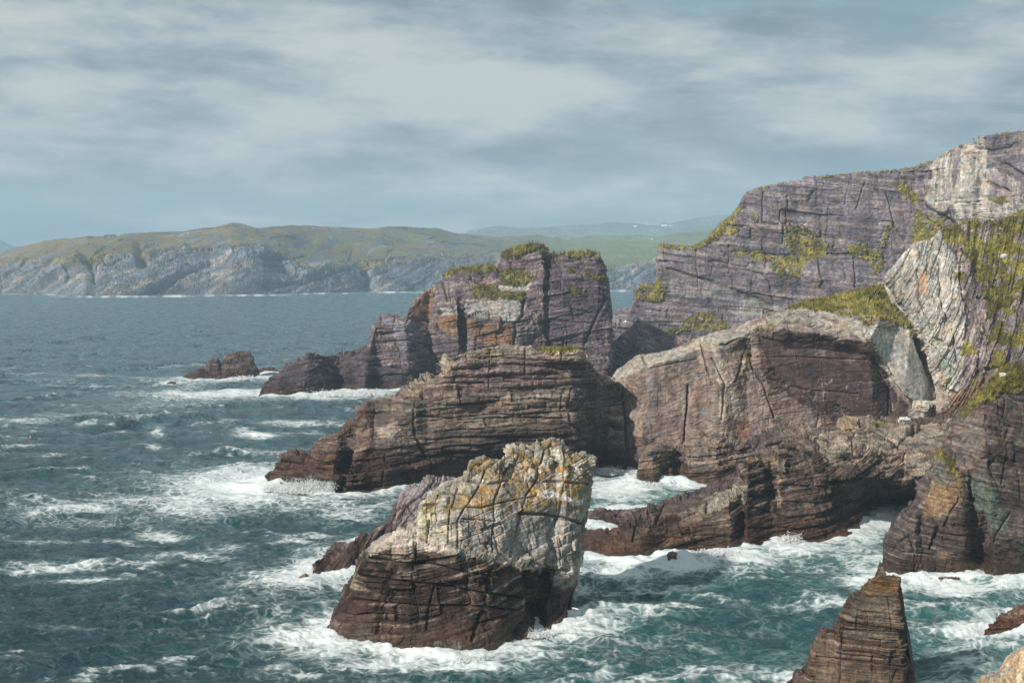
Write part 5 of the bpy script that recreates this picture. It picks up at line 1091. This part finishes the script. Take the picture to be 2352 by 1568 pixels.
FOAM = [  # foam sheets: picture position of the centre on the water, half sizes, strength
 (560, 1120, 210, 48, 1.05), (680, 1112, 110, 26, .8), (430, 1160, 130, 40, .75), (300, 1150, 160, 26, .55), (170, 1165, 140, 16, .8), (110, 1182, 90, 8, .6), (60, 1160, 100, 26, .35), (700, 1150, 170, 26, .65), (800, 1180, 120, 22, .6), (560, 1075, 180, 14, .5),
 (500, 905, 200, 14, .9), (760, 905, 190, 14, .95), (460, 872, 120, 8, .8), (620, 868, 60, 10, .6), (350, 930, 180, 20, .35), (200, 950, 160, 6, .6), (60, 965, 90, 7, .6), (215, 862, 60, 4, .6), (120, 872, 60, 4, .5), (205, 970, 30, 6, .7), (357, 990, 22, 13, .95), (355, 1023, 24, 6, .7), (560, 990, 30, 8, .9), (590, 1000, 60, 6, .8), (690, 972, 110, 5, .8), (740, 970, 60, 8, .5), (690, 993, 70, 4, .7),
 (370, 1228, 50, 12, .95), (330, 1210, 40, 10, .5), (130, 1298, 120, 9, .9), (200, 1325, 110, 7, .85), (60, 1305, 70, 5, .7), (440, 1275, 110, 8, .7), (330, 1290, 70, 5, .75), (520, 1260, 60, 10, .5), (90, 1240, 120, 6, .5), (200, 1200, 200, 14, .45), (650, 1320, 110, 26, .8), (730, 1330, 100, 16, .95), (560, 1330, 120, 20, .35),
 (690, 1470, 120, 34, 1.0), (620, 1440, 70, 40, .45), (760, 1495, 120, 22, .8), (900, 1520, 160, 16, 1.0), (1060, 1525, 140, 16, 1.0), (1200, 1500, 120, 22, .8), (1330, 1470, 90, 22, .6), (1450, 1470, 160, 14, .45), (1400, 1400, 70, 18, .5), (600, 1380, 110, 30, .3), (680, 1540, 100, 20, .5), (1000, 1555, 260, 12, .35),
 (480, 1400, 80, 10, .25), (180, 1445, 70, 6, .3), (300, 1390, 60, 5, .25),
 (1420, 1125, 130, 26, 1.0), (1540, 1115, 120, 10, .8), (1420, 1160, 130, 12, .6), (1600, 1120, 60, 8, .6), (1385, 1210, 50, 16, 1.05),
 (1420, 1310, 120, 30, .95), (1560, 1300, 150, 22, 1.0), (1700, 1285, 120, 22, 1.05), (1830, 1262, 120, 20, 1.0), (1960, 1262, 80, 22, .75), (1980, 1300, 70, 30, .5), (1530, 1345, 80, 8, .9), (1400, 1360, 80, 22, .5), (1880, 1300, 90, 20, .5), (1640, 1310, 120, 10, .7),
 (1480, 1405, 120, 14, .45), (1800, 1392, 70, 10, .4), (1850, 1375, 50, 8, .4), (1440, 1500, 150, 18, .35), (1600, 1480, 60, 10, .4), (1760, 1445, 60, 8, .3), (1560, 1520, 90, 14, .3), (1590, 1450, 120, 14, .3),
 (2200, 1345, 130, 18, 1.05), (2330, 1335, 90, 26, 1.0), (2120, 1350, 60, 14, .8), (2230, 1530, 60, 26, .75), (2300, 1480, 60, 10, .6), (2250, 1500, 60, 6, .5), (2160, 1505, 60, 6, .5), (2330, 1500, 40, 5, .5), (2160, 1462, 60, 5, .35),
 (120, 676, 80, 2.5, 1.1), (260, 681, 140, 3, 1.1), (420, 680, 60, 3, 1.2), (560, 678, 150, 2.5, 1.0), (760, 674, 150, 2, .9), (900, 671, 80, 3, 1.2), (1430, 668, 40, 3, 1.2), (30, 675, 50, 2, .8),
]
def sea():
    yrows = np.concatenate([np.array([9000, 6000, 3000, 2100]), np.arange(1760, 1600, -3), np.arange(1600, 900, -1.7), np.arange(900, 661, -1.4), 600 + 60 * np.exp(-np.linspace(.1, 2.4, 14))])
    ti = np.concatenate([[-3.0, -1.8, -1.0, -.62], np.arange(-.375, .375, 2.1 / F), [.62, 1.0, 1.8, 3.0]])
    dd = np.array([Wd(1176, y) for y in yrows]); nu, nv = len(ti), len(dd)
    X = ti[:, None] * dd[None]; Y = np.repeat(dd[None], nu, 0)
    x, y = X.ravel(), Y.ravel(); n = len(x)
    px, py = proj(np.stack([x, y, np.zeros(n)], 1))
    inf = (np.abs(x / y) < .5) & (y > 110)
    # spacing between rows at this depth limits which waves the sheet can carry
    sp_ = np.abs(np.gradient(dd)); spc = np.repeat(sp_[None], nu, 0).ravel()
    rs = np.random.RandomState(5)
    h = np.zeros(n); ox = np.zeros(n); oy = np.zeros(n)
    p3 = np.stack([x, y, np.zeros(n)], 1)
    wob = fbm(p3 / 70, 2, 3); amod = .65 + .55 * fbm(p3 / 55, 2, 9)
    for k in range(64):
        lam = 1.2 * (50 / 1.2) ** rs.rand(); th = math.radians(-74 + rs.randn() * 34)        # crests run across the view
        kx, ky = math.cos(th) * 2 * math.pi / lam, math.sin(th) * 2 * math.pi / lam
        amp = .024 * lam ** .68 * (1 - sstep(.28, .62, spc / lam)) * amod
        ph = kx * x + ky * y + rs.rand() * 6.28 + wob * 6
        h += amp * np.cos(ph); s = np.sin(ph) * amp * .75
        ox -= math.cos(th) * s; oy -= math.sin(th) * s
    # chop: sharp little crests of every size the sheet can carry
    for lam, am in ((7.5, .34), (3.9, .24), (2.1, .15), (1.15, .09)):
        f = 1 - np.abs(fbm((p3 + np.array([0, 0, lam])) / np.array([lam * 1.25, lam * .8, 1]), 2, int(lam * 10)) * 1.6)
        h += am * (f - .6) * (1 - sstep(.35, .8, spc / lam))
    ds = np.full(n, 60.0); ds[inf] = shore_dist(np.stack([x[inf], y[inf]], 1))
    near = fbm(p3 / 9, 4, 21); str_ = fbm(p3 / np.array([30, 14, 1]), 4, 23); fine_ = fbm(p3 / 3.5, 4, 25)
    surge = np.exp(-ds / 6.0)
    h += surge * (.5 + 1.3 * np.clip(near, -.4, 1))
    # cover
    cov = 1.25 * np.exp(-ds / (5.0 + 7 * np.clip(near + .3, 0, 1.2))) * sstep(-.55, .1, near + 1.2 * surge) 
    wx = px + 30 * near + 14 * fine_; wy = py + (6 * str_ + 4 * near + 2 * fine_) * np.clip(300 / y, .1, 1.6)
    brk = fbm(np.stack([px / 26, py / 60, 0 * px], 1), 4, 29)
    bl = np.zeros(n); ar = np.zeros(n)
    for cx, cy, rx, ry, am in FOAM:
        e = ((wx - cx) / rx) ** 2 + ((wy - cy) / ry) ** 2
        e = e + (0 if cy > 700 else 1) * 1.1 * (1 - sstep(-.35, .35, brk)); bl = np.maximum(bl, am * np.exp(-e * .9)); 
        if cy > 700: ar = np.maximum(ar, am * .85 * np.exp(-e * .35))
    caps = sstep(.22, .6, str_ + .5 * fine_ + .25 * h) * .5 * sstep(1500, 500, y)
    cov = np.maximum(np.maximum(cov, bl), caps)
    cov = cov + .10 * np.clip(h, 0, 1) 
    east = sstep(1250, 1500, px)
    aer = np.clip(np.maximum(np.maximum(ar, cov * .75), .9 * np.exp(-ds / 16)) * (.45 + .55 * sstep(600, 1400, px)) + .10 * east * (near + .5), 0, 1)
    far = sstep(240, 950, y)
    cov = np.where(inf, cov, 0) * (1 - 0 * far)
    v = np.stack([x + ox, y + oy, h], 1)
    o = mesh_obj('sea', v, grid_faces(nu, nv)[:, ::-1], sea_material(), smooth=True, attrs={'foam': np.stack([cov, aer, far], 1)})
    tag(o, 'choppy teal sea streaked with white foam', 'sea', kind='structure')
sea()

# spray thrown up where swell meets rock
def spray_mat():
    m = bpy.data.materials.new('spray_drops'); m.use_nodes = True; t = m.node_tree; t.nodes.clear(); g = NT(t)
    d = g.n('ShaderNodeBsdfDiffuse', ins={0: (.88, .9, .9, 1)}); tl = g.n('ShaderNodeBsdfTranslucent', ins={0: (.88, .9, .9, 1)}); tr = g.n('ShaderNodeBsdfTransparent')
    a = g.n('ShaderNodeMixShader', ins={0: .4, 1: d.outputs[0], 2: tl.outputs[0]}); b = g.n('ShaderNodeMixShader', ins={0: .55, 1: a.outputs[0], 2: tr.outputs[0]})
    g.n('ShaderNodeOutputMaterial', ins={0: b.outputs[0]}); return m
SPM = spray_mat()
def spray(px, py, wpx, hgt, n, label, seed, dd=0, lean=.3, size=.16):
    """a fan of drops: hgt in metres, wpx width in picture units"""
    rs = np.random.RandomState(seed); d = Wd(px, py) + dd; c = P(px, py, d); c[2] = 0; wm = wpx * d / F
    nj = max(5, int(wpx / 3)); jx = rs.rand(nj) - .5; jh = .45 + .55 * rs.rand(nj)
    j = rs.randint(0, nj, n); t = rs.rand(n) ** 1.8
    x = jx[j] * wm + rs.randn(n) * wm * (.09 + .12 * t) + lean * t * hgt; z = t * hgt * jh[j] * .8 + rs.randn(n) * .12 * hgt; y = rs.randn(n) * wm * .12
    z = np.abs(z); s = size * (.35 + rs.rand(n) ** 2 * 1.3) * (1.15 - .7 * t)
    ctr = np.stack([x, y, z], 1)
    tet = np.array([[1, 1, 1], [1, -1, -1], [-1, 1, -1], [-1, -1, 1]], float)
    V = ctr[:, None] + (tet[None] + .7 * rs.randn(n, 4, 3)) * s[:, None, None]
    b = np.arange(n)[:, None] * 4
    Fc = np.concatenate([b + np.array([[0, 1, 2]]), b + np.array([[0, 2, 3]]), b + np.array([[0, 3, 1]]), b + np.array([[1, 3, 2]])])
    o = mesh_obj('sea_spray', V.reshape(-1, 3), Fc, SPM); o.location = c
    tag(o, label, 'spray', kind='stuff')
spray(700, 1126, 90, 5.0, 11000, 'tall burst of white spray against the rocky point', 301, dd=-3, size=.11)
spray(755, 1130, 22, 7.0, 2600, 'thin upright jet of spray in the gully of the rocky point', 302, dd=-2, lean=.05, size=.09)
spray(640, 1122, 60, 2.6, 5000, 'low mist of spray left of the rocky point', 303, dd=-3, size=.10)
spray(1392, 1086, 34, 3.0, 900, 'white spray in the inlet right behind the front stack', 304, dd=-3)
spray(1505, 1116, 50, 2.2, 900, 'low spray at the foot of the back ledge', 305, dd=-2)
spray(1805, 1243, 34, 3.2, 1100, 'small burst of spray at the centre of the stepped platform', 306, dd=-2)
spray(1640, 1268, 90, 1.4, 1200, 'low ragged surf along the stepped platform', 307, dd=-2)
spray(1085, 1512, 60, 1.2, 2600, 'surf splashing at the base of the front stack', 308, dd=-1.0, size=.07)
spray(800, 905, 120, 3.5, 1800, 'breakers along the dark foot of the castle shaped stack', 309, dd=-5, size=.3)
spray(540, 868, 80, 2.6, 900, 'surf around the two-humped islet', 310, dd=-5, size=.28)
spray(1240, 1458, 60, 1.8, 900, 'surf under the overhanging right end of the front stack', 311, dd=-1, size=.10)

# ------------------------------------------------------------------ small living and man-made things
def plain(name, col, rough=.7):
    m = bpy.data.materials.new(name); m.use_nodes = True; t = m.node_tree; t.nodes.clear(); g = NT(t)
    obj = g.n('ShaderNodeTexCoord').outputs['Object']; n = g.noise(obj, 6, 4)
    c = g.mix(n, (*[k * .85 for k in col], 1), (*[min(1, k * 1.12) for k in col], 1))
    ps = g.n('ShaderNodeBsdfPrincipled', ins={'Base Color': c, 'Roughness': rough}); g.n('ShaderNodeOutputMaterial', ins={0: ps.outputs[0]}); return m
WH = plain('white_feathers', (.78, .78, .76)); GF = plain('grey_feathers', (.35, .37, .4)); WW = plain('whitewash', (.78, .76, .72)); SL = plain('roof_slate', (.12, .12, .14)); PK = plain('buoy_paint', (.62, .25, .22), .5)
def gull(px, py, d, size, yaw, flap, label):
    c = P(px, py, d)
    # body: one lofted tube, beak to tail
    prof = [(-.50, .015, 0), (-.42, .05, .0), (-.25, .085, 0), (0, .11, -.01), (.2, .10, 0), (.32, .065, .02), (.40, .062, .04), (.47, .05, .04), (.52, .018, .03), (.58, .006, .02)]
    V = []; k = 10
    for x, r, z in prof:
        for i in range(k):
            a = 2 * math.pi * i / k; V.append((x, r * math.cos(a) * (1.3 if x < -.3 else 1), z + r * .85 * math.sin(a)))
    V = np.array(V); fc = []
    for i in range(len(prof) - 1):
        for j in range(k): fc.append((i * k + j, i * k + (j + 1) % k, (i + 1) * k + (j + 1) % k, (i + 1) * k + j))
    b = mesh_obj('seagull', V * size, fc, WH, smooth=True); b.location = c; b.rotation_euler = (0.1, 0, yaw); tag(b, label, 'gull')
    for s in (1, -1):
        sec = []
        for u, ch, sw, z in ((0, .24, .05, .03), (.35, .26, .10, .03 + flap * .30), (.62, .20, .03, .03 + flap * .34), (.85, .13, -.08, .03 + flap * .30), (1.05, .02, -.22, .03 + flap * .24)):
            y = s * (.07 + u * .62)
            sec.append([(sw + ch / 2, y, z), (sw, y, z + .022), (sw - ch / 2, y, z - .005), (sw, y, z - .008)])
        W_ = np.array(sec).reshape(-1, 3); f = []
        for i in range(4):
            for j in range(4): f.append((i * 4 + j, i * 4 + (j + 1) % 4, (i + 1) * 4 + (j + 1) % 4, (i + 1) * 4 + j))
        mesh_obj('wing', W_ * size, f, GF if flap < 0 else WH, parent=b, smooth=True)
gull(1437, 740, 560, 2.6, .3, .6, 'white gull gliding before the gap between stack and purple cliff')
gull(1322, 1397, 205, 1.2, 2.4, -.3, 'gull flying low over the foam right of the front stack')
gull(1802, 1240, 292, 1.6, .8, 1.0, 'gull with raised wings by the surf of the stepped platform')
def buoy():
    d = Wd(70, 1006); c = P(70, 1006, d); V = []; k = 14; pr = [(0, -.3), (.2, -.28), (.34, -.1), (.34, .1), (.24, .28), (.1, .36), (.08, .5), (0, .52)]
    for r, z in pr:
        for i in range(k): a = 2 * math.pi * i / k; V.append((r * math.cos(a), r * math.sin(a), z))
    fc = [(i * k + j, i * k + (j + 1) % k, (i + 1) * k + (j + 1) % k, (i + 1) * k + j) for i in range(len(pr) - 1) for j in range(k)]
    o = mesh_obj('buoy', np.array(V), fc, PK, smooth=True); o.location = (c[0], c[1], .3); tag(o, 'small pinkish red float in open water at far left', 'buoy')
buoy()
dg = None
def hit(px, py):
    global dg
    dg = bpy.context.evaluated_depsgraph_get()
    r = ray(px, py); ok, loc, nrm, _, o, _ = sc.ray_cast(dg, Vector((0, 0, CAM_H)), Vector(r).normalized()); return loc if ok else None
def cottage(px, py, w, label):
    loc = hit(px, py)
    if loc is None or (w < 15 and loc.y < 1500) or (w > 15 and loc.y < 6000): print('cottage missed', px, py, loc); return
    e = bpy.data.objects.new('cottage', None); sc.collection.objects.link(e); e.location = loc; tag(e, label, 'cottage', 'white cottages on the far shore')
    d, h = w * .45, w * .28
    v = [(-w/2,-d/2,-3),(w/2,-d/2,-3),(w/2,d/2,-3),(-w/2,d/2,-3),(-w/2,-d/2,h),(w/2,-d/2,h),(w/2,d/2,h),(-w/2,d/2,h),(-w/2,0,h*1.7),(w/2,0,h*1.7)]
    f = [(0,1,5,4),(2,3,7,6),(3,0,4,7),(1,2,6,5),(4,7,8,8),(6,5,9,9)]
    me = bpy.data.meshes.new('wall'); me.from_pydata(v, [], [(0,1,5,4),(2,3,7,6),(3,0,4,8,7),(1,2,6,9,5)]); me.materials.append(WW); o = bpy.data.objects.new('wall', me); sc.collection.objects.link(o); o.parent = e
    t = w * .03; q = w * .54; dr = d * .56
    me = bpy.data.meshes.new('roof'); me.from_pydata([(-q,-dr,h-t),(q,-dr,h-t),(q,0,h*1.7+t),(-q,0,h*1.7+t),(-q,dr,h-t),(q,dr,h-t),(-q,-dr,h+2*t),(q,-dr,h+2*t),(q,0,h*1.7+4*t),(-q,0,h*1.7+4*t),(-q,dr,h+2*t),(q,dr,h+2*t)], [],
        [(0,1,2,3),(3,2,5,4),(6,9,8,7),(9,10,11,8),(0,6,7,1),(4,5,11,10),(0,3,9,6),(3,4,10,9),(1,7,8,2),(2,8,11,5)]); me.materials.append(SL); o = bpy.data.objects.new('roof', me); sc.collection.objects.link(o); o.parent = e
    me = bpy.data.meshes.new('chimney'); a = w * .05; x0 = w * .4; z1 = h * 2.3; z0 = h * 1.5
    me.from_pydata([(x0-a,-a,z0),(x0+a,-a,z0),(x0+a,a,z0),(x0-a,a,z0),(x0-a,-a,z1),(x0+a,-a,z1),(x0+a,a,z1),(x0-a,a,z1)], [], [(0,1,5,4),(1,2,6,5),(2,3,7,6),(3,0,4,7),(4,5,6,7)]); me.materials.append(WW); o = bpy.data.objects.new('chimney', me); sc.collection.objects.link(o); o.parent = e
cottage(1497, 550, 9, 'small white building among the green fields left of the purple cliff')
cottage(1459, 521, 26, 'lone white farmhouse on the distant blue ridge')
cottage(1526, 519, 34, 'longer white building on the distant blue ridge, nearer the purple cliff')
cottage(1541, 519, 20, 'small white house beside the longer one on the distant blue ridge')

# ------------------------------------------------------------------ haze
def haze():
    x0, x1, y0, y1, z0, z1 = -6500, 6500, -60, 9400, -7.0, 430
    v = [(x0,y0,z0),(x1,y0,z0),(x1,y1,z0),(x0,y1,z0),(x0,y0,z1),(x1,y0,z1),(x1,y1,z1),(x0,y1,z1)]
    m = bpy.data.materials.new('haze_air'); m.use_nodes = True; t = m.node_tree; t.nodes.clear(); g = NT(t)
    pv = g.n('ShaderNodeVolumePrincipled'); pv.inputs['Color'].default_value = (.58, .79, .95, 1); pv.inputs['Density'].default_value = HAZE; pv.inputs['Anisotropy'].default_value = 0.0
    g.n('ShaderNodeOutputMaterial', ins={1: pv.outputs[0]})
    o = mesh_obj('haze', v, [(0,3,2,1),(4,5,6,7),(0,1,5,4),(1,2,6,5),(2,3,7,6),(3,0,4,7)], m); tag(o, kind='stuff', label='thin blue sea haze over the bay', cat='haze')
HAZE = 0.000125
haze()
